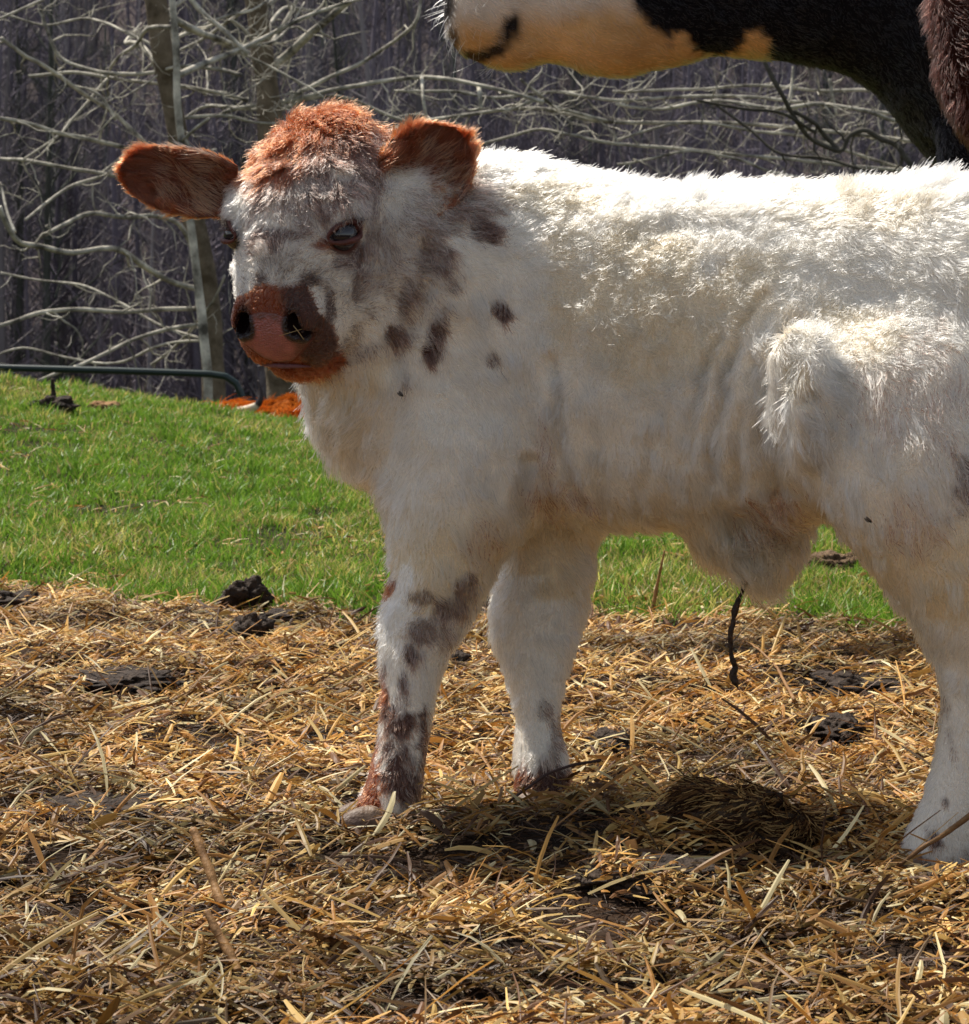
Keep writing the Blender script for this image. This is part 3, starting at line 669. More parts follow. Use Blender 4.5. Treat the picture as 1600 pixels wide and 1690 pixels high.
# tail
q = [P(1925, 380, 2.68), P(1965, 430, 2.675), P(1985, 560, 2.67), P(1985, 760, 2.67), P(1975, 900, 2.67)]
ti = np.linspace(0, 4, 30); pp = np.stack([np.interp(ti, np.arange(5), np.array(q)[:, j]) for j in range(3)], 1)
V, F = tube(pp, np.interp(ti, [0, 1, 3, 4], [.028, .02, .012, .02]), 12); 
tail = mesh_obj('tail', *clean(V, F), mat('tail_coat_base', (.7, .62, .55), rough=.9, noise_s=30, col2=(.8, .75, .68)), calf)
fur('tail_hair', tail, V, F[(F[:, 1] != F[:, 2]) & (F[:, 2] != F[:, 3])], 9000, lambda p, n: .02 + .05 * sstep(.45, .3, p[:, 2]), lambda p, n: np.tile((0, 0, -1.), (len(p), 1)), lambda p, n, rng: np.tile(WHITE, (len(p), 1)), H_fur, lift=.4, radius=.0005, seed=12)
# flies on the coat and a wisp of straw on the muzzle
bpx_ = 800 + bV[:, 0] * FPX / bV[:, 1]; bpy_ = HOR + (CZ - bV[:, 2]) * FPX / bV[:, 1]
def on_coat(px, py):
    d_ = np.hypot(bpx_ - px, bpy_ - py) + (bN[:, 1] > -.2) * 1e3; k = d_.argmin(); return bV[k], bN[k]
M_fly = mat('fly_body', (.012, .010, .010), rough=.35); M_wing = mat('fly_wing', (.12, .11, .10), rough=.3)
for px, py, lb in ((666, 647, 'tiny dark fly sitting on the calf lower neck'), (1445, 851, 'tiny dark fly sitting on the calf thigh')):
    c, n_ = on_coat(px, py); c = c + n_ * .014; f_ = empty('fly', tuple(c), lb, 'fly', 'flies on the calf'); dr = nrm(np.array((.7, 0, -.7)))
    V, F = uvsphere(np.zeros(3), 1, 12, 8); B_ = np.array([dr, np.cross(n_, dr), n_]); mesh_obj('fly_body', V * (.0038, .0018, .0018) @ B_ + c, F, M_fly, f_)
    for s_ in (-1, 1): mesh_obj('wing', V * (.0032, .0012, .0002) @ B_ + c + n_ * .0016 - dr * .0015 + B_[1] * s_ * .0014, F, M_wing, f_)
M_wisp = mat('straw_wisp', (.42, .31, .15), rough=.6)
c, n_ = on_coat(490, 552); c = c + n_ * .006
for a_, b_, r_, lb in (((-.020, .0, -.006), (.022, .0, .006), .00035, 'longer hair thin wisp of straw stuck on the calf muzzle'), ((-.004, .0, .006), (.008, .0, -.010), .0005, 'shorter wisp of straw crossing the longer one on the calf muzzle')):
    tag(mesh_obj('straw_wisp', *clean(*tube(np.array([c + a_, c + (np.array(a_) + b_) / 2 + n_ * .001, c + b_]), r_, 6)), M_wisp), lb, 'straw', 'straw wisps on the muzzle')
# ================================================================== SETTING
def zt(x, y):
    x = np.asarray(x, float); y = np.asarray(y, float)
    F = np.interp(y, [-40, 0, 5.0, 8.0, 11.0, 11.7, 12.6, 14, 20, 35, 60, 95, 104, 150, 260, 420], [.1, -.010, -.010, .0, .0, -.06, -.36, -.95, -3.0, -5.2, -8.2, -10.5, -9.5, 15, 85, 160])
    z = F + (.30 - .158 * (np.clip(x, -6, 4) + 2.1)) * sstep(4.9, 11.2, y) * (1 - .5 * sstep(13, 30, y))
    p = np.stack([x, y, np.zeros_like(x)], -1).reshape(-1, 3)
    nz = (.012 * noise(p, 2.1, 51) + .013 * noise(p, 6.5, 52) + .008 * noise(p, 17, 53)).reshape(x.shape)
    far = sstep(12, 80, y)
    return z + nz * (1 - far) + far * 2.2 * noise(p, .035, 54).reshape(x.shape) + far * .5 * noise(p, .2, 55).reshape(x.shape)
def ax_(dense_lo, dense_hi, step, lo, hi, gr=1.13):
    a = list(np.arange(dense_lo, dense_hi + step / 2, step)); s = step
    while a[-1] < hi: s *= gr; a.append(a[-1] + s)
    s = step
    while a[0] > lo: s *= gr; a.insert(0, a[0] - s)
    return np.array(a)
gx = ax_(-2.6, 2.6, .03, -420, 420); gy = ax_(1.5, 12.4, .03, -60, 420, 1.09)
GX, GY = np.meshgrid(gx, gy, indexing='ij'); GZ = zt(GX, GY)
V = np.stack([GX, GY, GZ], -1).reshape(-1, 3); n0, n1 = GX.shape
i, j = np.meshgrid(np.arange(n0 - 1), np.arange(n1 - 1), indexing='ij')
F = np.stack([i * n1 + j, (i + 1) * n1 + j, (i + 1) * n1 + j + 1, i * n1 + j + 1], -1).reshape(-1, 4)
def edge_y(x): return 5.12 - .36 * sstep(-.2, .5, x) + .14 * np.sin(x * 5.3) + .09 * np.sin(x * 13 + 1)
p2 = np.c_[V[:, :2], np.zeros(len(V))]
soil = np.array((.030, .018, .011)) * (1 + .5 * noise(p2, 9, 61))[:, None]
turf = np.array((.040, .040, .015)) * (1 + .4 * noise(p2, 7, 62))[:, None]
litter = np.array((.085, .068, .068)) * (1 + .35 * noise(p2, .3, 63))[:, None]
k1 = sstep(-.05, .08, V[:, 1] - edge_y(V[:, 0]) + .06 * noise(p2, 12, 64))[:, None]; k2 = sstep(25, 55, V[:, 1])[:, None]
gc = soil * (1 - k1) + turf * k1; gc = gc * (1 - k2) + litter * k2
M_ground = mat('soil_and_turf', (.05, .03, .02), rough=1, attr='col', bump=1, bump_s=60, spec=.15)
tag(mesh_obj('ground', V, F, M_ground, attrs={'col': gc}), kind='structure')
def gpt(px, py, dz=0):      # where a sight line meets the flat yard
    d = FPX * (CZ - dz) / (py - HOR); return np.array(((px - 800) / FPX * d, d, 0))
rng = np.random.default_rng(7)
HOLES = [(405, 1035, .075, .06), (465, 1020, .06, .03), (270, 1030, .07, .03), (210, 1130, .09, .04), (10, 1000, .04, .03), (395, 1255, .07, .035), (190, 1345, .11, .05), (95, 1300, .05, .04), (590, 1330, .05, .03), (1010, 1240, .05, .03), (1410, 1130, .085, .05), (1390, 1200, .05, .06),
         (1210, 1370, .13, .045), (760, 1110, .03, .03), (1130, 1030, .06, .03), (1100, 1450, .10, .035), (1000, 1500, .07, .04), (850, 1170, .03, .03), (1480, 1215, .04, .03), (1590, 1480, .06, .03), (850, 1560, .07, .02), (60, 1180, .05, .03), (1060, 1380, .10, .03), (880, 1400, .07, .04), (1290, 1410, .10, .025), (480, 1280, .06, .02), (330, 1480, .05, .03), (640, 1490, .06, .02), (120, 1480, .07, .02), (260, 1600, .07, .02), (1500, 1590, .06, .02), (700, 1640, .06, .02), (420, 1130, .08, .02), (540, 1200, .07, .02), (60, 1080, .06, .02), (700, 1420, .08, .02), (1180, 1520, .06, .015), (1380, 1520, .07, .015), (1050, 1620, .07, .015), (430, 1540, .06, .015), (180, 1500, .08, .015), (1300, 1640, .06, .015), (950, 1120, .06, .02), (1250, 1110, .07, .02), (350, 1200, .09, .02), (520, 1400, .07, .02), (60, 1400, .06, .02), (1150, 1230, .07, .02)]
HW = [(gpt(a, b), c, e) for a, b, c, e in HOLES]
def hole(x, y):
    h = np.zeros(len(x)); p = np.c_[x, y, np.zeros(len(x))]; nz = .5 * noise(p, 22, 71)
    for c, rx, ry in HW: h = np.maximum(h, 1 - sstep(.5, 1.15, np.sqrt(((x - c[0]) / (rx * 1.15)) ** 2 + ((y - c[1]) / (ry * 2.4)) ** 2) + nz))
    return h
# ---- straw bedding
def ribbons(name, x, y, z, L, W, az, tilt, bend, tw, col, mat, seg=4, kind='stuff', zmode=True):
    n = len(x); t = np.linspace(-.5, .5, seg + 1)[None, :]
    d = np.stack([np.cos(az), np.sin(az)], 1); s = np.stack([-np.sin(az), np.cos(az)], 1)
    along = L[:, None] * t; off = bend[:, None] * L[:, None] * (t * 2) ** 2 * .5
    kink = (rng.random(n) < .55)[:, None] * L[:, None] * rng.normal(0, .25, n)[:, None] * np.maximum(t - rng.uniform(-.3, .3, n)[:, None], 0)
    cx = x[:, None] + d[:, 0:1] * along + s[:, 0:1] * (off + kink); cyy = y[:, None] + d[:, 1:2] * along + s[:, 1:2] * (off + kink)
    cz = z[:, None] + along * np.sin(tilt)[:, None] - np.abs(rng.normal(0, .12, n))[:, None] * L[:, None] * (t * 2) ** 2 * .5
    C = np.stack([cx, cyy, cz], -1)
    tn = nrm(np.gradient(C, axis=1)); upv = np.array((0, 0, 1.)); sd = nrm(np.cross(tn, upv)); nn = np.cross(sd, tn)
    rl = (tw[:, None] + (rng.normal(0, .8, n))[:, None] * t)[..., None]; wv = sd * np.cos(rl) + nn * np.sin(rl)
    wd = (W[:, None] * (1 - .45 * (np.abs(t) * 2) ** 3))[..., None] * .5
    V = np.stack([C - wv * wd, C + nn * wd * .35, C + wv * wd], 2).reshape(-1, 3); m = seg + 1
    b = np.arange(n)[:, None, None] * (m * 3); i = np.arange(seg)[None, :, None] * 3; j = np.arange(2)[None, None]
    F = np.stack([b + i + j, b + i + j + 1, b + i + j + 4, b + i + j + 3], -1).reshape(-1, 4)
    o = mesh_obj(name, V, F, mat, smooth=False, attrs={'col': np.repeat(col, m * 3, 0)})
    if kind: o['kind'] = kind
    return o
M_straw = mat('straw', (.5, .33, .14), rough=.5, attr='col', trans=.22, spec=.35)
NS = 38000 if QUICK else 116000
def straw_field(n, wide):
    y = 1.65 + 3.75 * rng.random(n) ** 1.25 if not wide else rng.uniform(.4, 5.4, n)
    hw_ = y * .215 + .22 if not wide else np.full(n, 2.4)
    return rng.uniform(-1, 1, n) * hw_, y
sx, sy = straw_field(NS, False); wx_, wy_ = straw_field(NS // 2, True)
sx = np.r_[sx, wx_]; sy = np.r_[sy, wy_]
ed = edge_y(sx); pr = 1 - .985 * sstep(-.16, .10, sy - ed + .05 * noise(np.c_[sx, sy, sx * 0], 14, 72)); pr = pr * (1 - .93 * hole(sx, sy))
k = rng.random(len(sx)) < pr; sx, sy = sx[k], sy[k]; n = len(sx)
cls = rng.random(n); p3 = np.c_[sx, sy, sx * 0]
L = np.where(cls < .68, rng.uniform(.006, .026, n), np.where(cls < .94, rng.uniform(.020, .048, n), rng.uniform(.05, .11, n)))
W = np.where(cls < .68, rng.uniform(.0010, .0055, n), np.where(cls < .94, rng.uniform(.0012, .0050, n), rng.uniform(.0018, .0058, n)))
fl_ = rng.random(n) < .035; W = np.where(fl_, rng.uniform(.005, .010, n), W); L = np.where(fl_, rng.uniform(.015, .05, n), L)
pile = .010 + .020 * (noise(p3, 6.0, 73) + .9 * noise(p3, 15, 74)); pile = np.clip(pile, .002, .05)
for hx, hy in ((-.12, 2.86), (.062, 2.98), (.48, 2.655), (.60, 2.82), (-.08, 2.80), (.0, 2.96)): pile = pile + .006 * np.exp(-((sx - hx) ** 2 + (sy - hy) ** 2) / .006)
z = zt(sx, sy) + pile * rng.random(n) ** .6 + .004
az = rng.normal(0, .75, n) + .6 * noise(p3, 4, 75) + np.where(rng.random(n) < .25, rng.uniform(0, 3.14, n), 0)
tilt = rng.normal(0, .34, n) + np.where(rng.random(n) < .05, rng.uniform(.4, 1.2, n), 0); z = z + np.abs(np.sin(tilt)) * L * .35
pal = np.array([(.74, .43, .125), (.86, .58, .20), (.93, .78, .42), (.52, .25, .06), (.17, .078, .03), (.28, .18, .09)])
ci = rng.choice(6, n, p=[.19, .14, .12, .26, .20, .09]); col = pal[ci] * (.75 + .5 * rng.random(n))[:, None]
dk_ = sstep(.1, .6, noise(p3, 3.2, 76))[:, None] * (sy < 6)[:, None]; col = col * (1 - .52 * dk_) * (1 - .40 * sstep(.0, .6, noise(p3, 11, 79)))[:, None]
stz = ribbons('straw_bedding', sx, sy, z, L, W, az, tilt, rng.normal(0, .10, n), rng.normal(0, .5, n), col, M_straw)
# matted dark chaff under the loose straw
n = NS // 2; cx_, cy_ = straw_field(n, False); k = cy_ < edge_y(cx_) + .02; cx_, cy_ = cx_[k], cy_[k]; n = len(cx_)
ribbons('straw_chaff', cx_, cy_, zt(cx_, cy_) + .003 + .006 * rng.random(n), rng.uniform(.01, .04, n), rng.uniform(.0008, .0022, n), rng.uniform(0, 3.14, n), rng.normal(0, .3, n), rng.normal(0, .15, n), rng.normal(0, .6, n),
        np.array((.075, .038, .017))[None] * (.4 + 1.2 * rng.random(n))[:, None], M_straw, seg=2)
# ---- grass
M_grass = mat('grass_blades', (.06, .13, .02), rough=.45, attr='col', trans=.45, spec=.35)
def blades(name, x, y, H, W, col, lean, seg=2, z=None):
    n = len(x); az = rng.uniform(0, 6.283, n); t = np.linspace(0, 1, seg + 1)[None]
    la = rng.uniform(0, 6.283, n); bd = lean * H
    z = zt(x, y) - .003 if z is None else z
    C = np.stack([x[:, None] + (bd * np.cos(la))[:, None] * t ** 1.8, y[:, None] + (bd * np.sin(la))[:, None] * t ** 1.8, z[:, None] + H[:, None] * t * (1 - .25 * (lean[:, None]) * t)], -1)
    wv = np.stack([np.cos(az), np.sin(az), az * 0], 1)[:, None] * (W[:, None] * (1 - t ** 2.2) * .5 + .0002)[..., None]
    V = np.stack([C - wv, C + wv], 2).reshape(-1, 3); m = seg + 1
    b = np.arange(n)[:, None] * m * 2; i = np.arange(seg)[None] * 2
    F = np.stack([b + i, b + i + 1, b + i + 3, b + i + 2], -1).reshape(-1, 4)
    cc = np.repeat(col, m * 2, 0)
    o = mesh_obj(name, V, F, M_grass, smooth=False, attrs={'col': cc}); o['kind'] = 'stuff'; return o
NG = 60000 if QUICK else 230000
u = rng.random(NG); y = 4.5 + 7.6 * u ** 1.05; x = rng.uniform(-1, 1, NG) * (y * .21 + .15)
x2 = rng.uniform(-7, 7, NG // 2); y2 = rng.uniform(4.5, 16, NG // 2); x = np.r_[x, x2]; y = np.r_[y, y2]; n = len(x)
p3 = np.c_[x, y, x * 0]; k = rng.random(n) < sstep(-.12, .16, y - edge_y(x) + .07 * noise(p3, 11, 81)); bare = sstep(.22, .50, noise(p3, 4.3, 82) * .7 + noise(p3, 11, 83) * .5)
k &= rng.random(n) > bare * .75; x, y = x[k], y[k]; p3 = p3[k]; n = len(x)
H = rng.uniform(.014, .052, n) * (1 + .5 * noise(p3, 6, 84) + .35 * noise(p3, 17, 86)); W = rng.uniform(.0020, .0042, n) * (.7 + .10 * y)
g1, g2_, g3, g4 = np.array((.105, .225, .018)), np.array((.23, .39, .045)), np.array((.50, .46, .12)), np.array((.46, .33, .16))
q = rng.random(n); yel = sstep(-.1, .6, noise(p3, 3.1, 85)); col = g1 + (g2_ - g1) * rng.random(n)[:, None]
mk = q < .10 + .30 * yel; col[mk] = g3 * (.7 + .6 * rng.random(mk.sum()))[:, None]; mk = q > .955 - .05 * yel; col[mk] = g4 * (.7 + .6 * rng.random(mk.sum()))[:, None]
blades('grass', x, y, H, W, col, rng.uniform(.15, 1.0, n))
# dry leaves and stems scattered through the turf
n = 5200; y = 4.7 + 6.6 * rng.random(n) ** 1.2; x = rng.uniform(-1, 1, n) * (y * .21 + .15); p3 = np.c_[x, y, x * 0]; k = noise(p3, 4.3, 82) + .5 * rng.standard_normal(n) > .15; x, y = x[k], y[k]; n = len(x)
ribbons('grass_litter', x, y, zt(x, y) + .008 + .012 * rng.random(n), rng.uniform(.015, .07, n), rng.uniform(.002, .008, n), rng.normal(0, .8, n), rng.normal(0, .3, n), rng.normal(0, .2, n), rng.normal(0, .6, n), pal[rng.choice(5, n)] * .8, M_straw, seg=3)
# ---- single stalks and clods
M_clod = mat('dried_manure', (.022, .014, .010), rough=.8, noise_s=35, col2=(.065, .042, .028), bump=2, bump_s=70)
M_dirt = mat('crumbly_soil', (.10, .06, .035), rough=.95, noise_s=30, col2=(.24, .16, .09), bump=2, bump_s=80)
def clod(name, c, r, m, label, cat, seed, rough_=.35, group=None):
    V, F = uvsphere(np.zeros(3), 1, 48, 30); d = V.copy()
    f = 1 + rough_ * (noise(d + seed * 7.1, 1.6, seed) + .7 * noise(d + seed, 3.6, seed + 1) + .5 * noise(d, 8, seed + 2) + .22 * noise(d, 17, seed + 3))
    V = V * f[:, None] * np.array(r) + np.array(c)
    return tag(mesh_obj(name, V, F, m), label, cat, group)
def cpt(px, py, d=0, dz=0):      # point of the terrain met by the sight line
    ds = np.arange(2.0, 12.5, .01); q = np.array([P(px, py, k_) for k_ in ds]); hit = np.argmax(q[:, 2] <= zt(q[:, 0], q[:, 1]))
    p = q[hit]; p[2] = zt(p[0:1], p[1:2])[0] + dz; return p
CL = 'dried manure clods lying on the pasture and the bedding'
clod('manure_clod', cpt(405, 1008, 0, .026), (.045, .040, .034), M_clod, 'dark crumbly manure clod, upper one of the pair where grass meets straw', 'manure clod', 1, group=CL)
clod('manure_clod', cpt(408, 1066, 0, .020), (.042, .040, .032), M_clod, 'black rounded manure clod, lower one of the pair left of the calf', 'manure clod', 2, group=CL)
clod('manure_clod', cpt(468, 1028, 0, .008), (.040, .040, .014), M_clod, 'flat black manure piece reaching right from the crumbly clod', 'manure clod', 3, group=CL)
clod('manure_clod', cpt(335, 1040, 0, .006), (.055, .05, .014), M_clod, 'thin dark crust of manure among straw left of the rounded clod', 'manure clod', 4, group=CL)
clod('manure_clod', cpt(1375, 945, 0, .014), (.080, .07, .034), M_dirt, 'grey brown crumbly clod in the grass under the calf between belly and hind leg', 'manure clod', 5, group=CL)
clod('manure_clod', cpt(85, 678, 0, .018), (.090, .08, .035), M_clod, 'dark clod with an upright stub at the top left edge of the grass', 'manure clod', 6, group=CL)
clod('dry_dung', cpt(168, 676, 0, .012), (.060, .06, .024), mat('dry_dung', (.24, .13, .06), rough=1, noise_s=30, col2=(.4, .24, .12), bump=1, bump_s=60), 'small reddish brown dry dung lump beside the dark clod at the crest of the grass', 'dung', 7)
def stick(name, pts, r0, r1, m, label, cat, seed=1, parent=None, jit=.0015, n=40, group=None):
    pts = np.array(pts); ti = np.linspace(0, len(pts) - 1, n); q = np.stack([np.interp(ti, np.arange(len(pts)), pts[:, j]) for j in range(3)], 1)
    kk = np.hanning(7); kk /= kk.sum(); q[3:-3] = np.stack([np.convolve(q[:, j], kk, 'valid') for j in range(3)], 1)
    q = q + jit * vnoise(q, 40, seed)
    V, F = clean(*tube(q, np.linspace(r0, r1, n) * (1 + .2 * noise(q, 90, seed)), 8)); o = mesh_obj(name, V, F, m, parent)
    return tag(o, label, cat, group) if label else o
for px, py, r_, lb in ((12, 1004, (.07, .06, .022), 'dark manure lump at the left border where straw meets grass'), (215, 1136, (.085, .08, .016), 'flat dark manure pat in the straw left of the forefeet'), (165, 1352, (.085, .07, .014), 'wide crumbled dark pat in the lower left straw'),
                       (1010, 1246, (.034, .05, .020), 'small black clod in the straw right of the far forefoot'), (1415, 1140, (.075, .085, .020), 'crusty dark manure pat in the straw beside the hind leg'), (1592, 1486, (.040, .045, .020), 'black clod at the right border below the hind foot'),
                       (758, 1112, (.030, .04, .022), 'small black clod seen between the two forelegs'), (1085, 1462, (.060, .05, .014), 'dark earthy pat in the straw in front of the far forefoot'), (1385, 1215, (.04, .06, .016), 'thin dark crust of dung low in the straw before the hind leg')):
    clod('manure_clod', cpt(px, py, 0, .006), r_, M_clod, lb, 'manure clod', int(px) % 97 + 11, .45, group=CL)
M_twig = mat('twig_bark', (.16, .085, .04), rough=.8, noise_s=60, col2=(.28, .16, .07), bump=.5, bump_s=120)
M_stalk = mat('brown_stalk', (.20, .10, .04), rough=.6, noise_s=50, col2=(.38, .21, .08), bump=.3, bump_s=100)
s0 = stick('upright_stub', [cpt(88, 676, 0, .02), cpt(88, 676, 0, .07), cpt(86, 676, 0, .12)], .014, .006, M_clod, 'short dark stub standing in the clod at the crest of the grass', 'stub')
stick('twig', [P(1480, 1432, 2.58), P(1530, 1395, 2.57), P(1570, 1370, 2.56), P(1610, 1340, 2.55), P(1650, 1322, 2.54)], .0022, .0032, M_twig, 'bare brown twig rising to the right in front of the calf hind foot', 'twig')
stick('dry_stalk', [P(1076, 1015, 4.86), P(1086, 960, 4.85), P(1098, 908, 4.84)], .005, .0012, M_stalk, 'straight brown stalk standing at the straw edge under the calf belly', 'stalk')
stick('dry_stalk', [P(318, 1368, 2.55), P(335, 1410, 2.53), P(352, 1455, 2.51), P(368, 1495, 2.49)], .0040, .0050, M_stalk, 'thick brown stalk leaning in the straw at lower left', 'stalk')
stick('dry_stalk', [P(342, 1505, 2.30), P(370, 1560, 2.28), P(392, 1606, 2.26)], .0035, .0050, M_stalk, 'split brown stalk lying below the leaning one', 'stalk')
stick('dry_stalk', [cpt(1228, 1085, 0, .03), cpt(1255, 1110, 0, .035), cpt(1285, 1140, 0, .03), cpt(1312, 1178, 0, .02)], .0015, .003, M_stalk, 'long bent stalk lying down the straw right of the navel cord', 'stalk')
stick('wood_chip', [P(1040, 1388, 2.64), P(1046, 1410, 2.635), P(1052, 1432, 2.63)], .006, .005, mat('orange_chip', (.55, .22, .05), rough=.6, noise_s=60, col2=(.7, .33, .1)), 'small bright orange chip standing up in front of the dark hay clump', 'chip', jit=.0005)
stick('twig', [P(838, 1325, 2.90), P(870, 1300, 2.895), P(905, 1278, 2.89), P(945, 1262, 2.90), P(990, 1255, 2.93)], .0012, .0018, mat('dark_twig', (.06, .035, .03), rough=.8), 'thin dark twig crossing in front of the far forefoot', 'twig')
# hay clump
hc_ = empty('hay_clump', cpt(1200, 1400), 'rounded dark matted clump of old hay on the bedding below the calf belly', 'hay clump')
V, F = uvsphere(np.zeros(3), 1, 64, 40); d = V.copy()
V = V * (1 + .2 * noise(d, 2.2, 91) + .2 * noise(d, 5, 92) + .09 * noise(d, 14, 93))[:, None] * np.array((.085, .060, .058)) + cpt(1205, 1392, 0, .0)
F4 = [f for f in F if len(f) == 4]; Vb, Fb = V, np.array(F4)
M_hayb = mat('old_hay_base', (.030, .018, .012), rough=1, noise_s=50, col2=(.10, .06, .03), bump=2, bump_s=60)
cl_ = mesh_obj('matted_core', V, F, M_hayb, hc_)
M_hay = hair_mat('hay_strands', .5, 'simple')
def hayc(p, n, r): return np.array([(.22, .12, .05), (.55, .36, .15), (.06, .03, .018)])[r.choice(3, len(p), p=[.35, .25, .4])] * (.6 + .8 * r.random(len(p)))[:, None]
fur('loose_hay', hc_, Vb, Fb, 5200, lambda p, n: .032 + 0 * p[:, 0], lambda p, n: np.cross(n, (0, .3, 1.)) + np.array((0, 0, -.35)) + .5 * vnoise(p, 14, 5), hayc, M_hay, lift=.03, cs=0, radius=.0008, curl=.05, seed=95, npts=7, wig=.35)
# ---- gate
GDp = 15.0
M_gate = mat('green_painted_pipe', (.008, .022, .020), rough=.35, noise_s=6, col2=(.012, .032, .028), spec=.5)
gate = empty('pipe_gate', (P(400, 700, GDp)[0], GDp, zt(np.array([-1.15]), np.array([GDp]))[0]), 'dark green pipe gate with a rounded corner behind the grassy crest', 'gate')
zg = lambda px: P(px, 607 + (px) * .030, GDp)[2]
q = [P(-2200, 545, GDp), P(-1000, 577, GDp), P(-100, 604, GDp), P(200, 612, GDp), P(345, 617, GDp), P(372, 621, GDp), P(390, 633, GDp), P(399, 652, GDp), P(401, 680, GDp), P(402, 800, GDp), P(402, 985, GDp), P(396, 1005, GDp), P(375, 1012, GDp), P(200, 1008, GDp), P(-1000, 975, GDp), P(-2200, 940, GDp)]
ti = np.linspace(0, len(q) - 1, 150); qq = np.stack([np.interp(ti, np.arange(len(q)), np.array(q)[:, j]) for j in range(3)], 1)
mesh_obj('gate_frame', *clean(*tube(qq, .021, 12)), M_gate, gate)
for k in range(1, 5):
    o = 80 * k; mesh_obj('rail', *clean(*tube([P(-2200, 545 + o, GDp), P(402, 618 + o, GDp)], .013, 10)), M_gate, gate)
for px in (-500, -1400): mesh_obj('upright', *clean(*tube([P(px, 590 + (px + 500) * .03, GDp + .03), P(px, 990 + (px + 500) * .03, GDp + .03)], .015, 10)), M_gate, gate)
# ---- bare trees near by
M_bark = mat('grey_beech_bark', (.085, .062, .036), rough=.85, noise_s=7, col2=(.24, .19, .13), bump=.8, bump_s=40)
M_pale = mat('pale_twig_bark', (.075, .066, .05), rough=.7, noise_s=6, col2=(.80, .75, .62), bump=.3, bump_s=40)
M_darkb = mat('dark_branch_bark', (.05, .045, .035), rough=.9, noise_s=14, col2=(.11, .10, .08), bump=.5, bump_s=40)
rt = random.Random(21)
def spl(pts, k=5):
    pts = np.array(pts, float); t = np.linspace(0, len(pts) - 1, (len(pts) - 1) * k + 1); i = np.clip(t.astype(int), 0, len(pts) - 2); f = (t - i)[:, None]
    g = lambda j: pts[np.clip(j, 0, len(pts) - 1)]
    a, b, c, d = g(i - 1), g(i), g(i + 1), g(i + 2)
    return .5 * (2 * b + (c - a) * f + (2 * a - 5 * b + 4 * c - d) * f ** 2 + (3 * b - a - 3 * c + d) * f ** 3)
def join(Ts):
    Vs, Fs, o = [], [], 0
    for v, f in Ts: Vs.append(v); Fs += [list(dict.fromkeys([a + o for a in g])) for g in f.tolist()]; o += len(v)
    return np.concatenate(Vs), Fs
def twigs(base, r, out, depth, ls, zdir=(-.15, 0, .1), dens=1.0):
    """crooked side twigs along a limb"""
    seglen = np.linalg.norm(np.diff(base, axis=0), axis=1).sum(); m = int(seglen * dens + rt.random())
    for _ in range(m):
        i = rt.randrange(1, len(base) - 1) if len(base) > 2 else 0; p = base[i].copy(); tn = nrm(base[min(i + 1, len(base) - 1)] - base[i - 1])
        d = np.array([rt.gauss(0, 1) for _ in range(3)]); d[1] *= .7; d = nrm(d - tn * (d @ tn) * .6 + tn * rt.uniform(-.2, .9)); L = ls * rt.uniform(.4, 1.4); pts = [p]; k = 6
        for s_ in range(k):
            d = nrm(d + np.array([rt.gauss(0, .38), rt.gauss(0, .3), rt.gauss(.03, .36)])); p = p + d * L / k; pts.append(p)
        pts = np.array(pts); rr = np.linspace(min(r * .5, .0055 * (1 + ls)), .0016, len(pts)); out.append(tube(pts, rr, 4, capends=False))
        if depth > 0: twigs(pts, rr[2], out, depth - 1, ls * .5, dens=dens * 1.5)
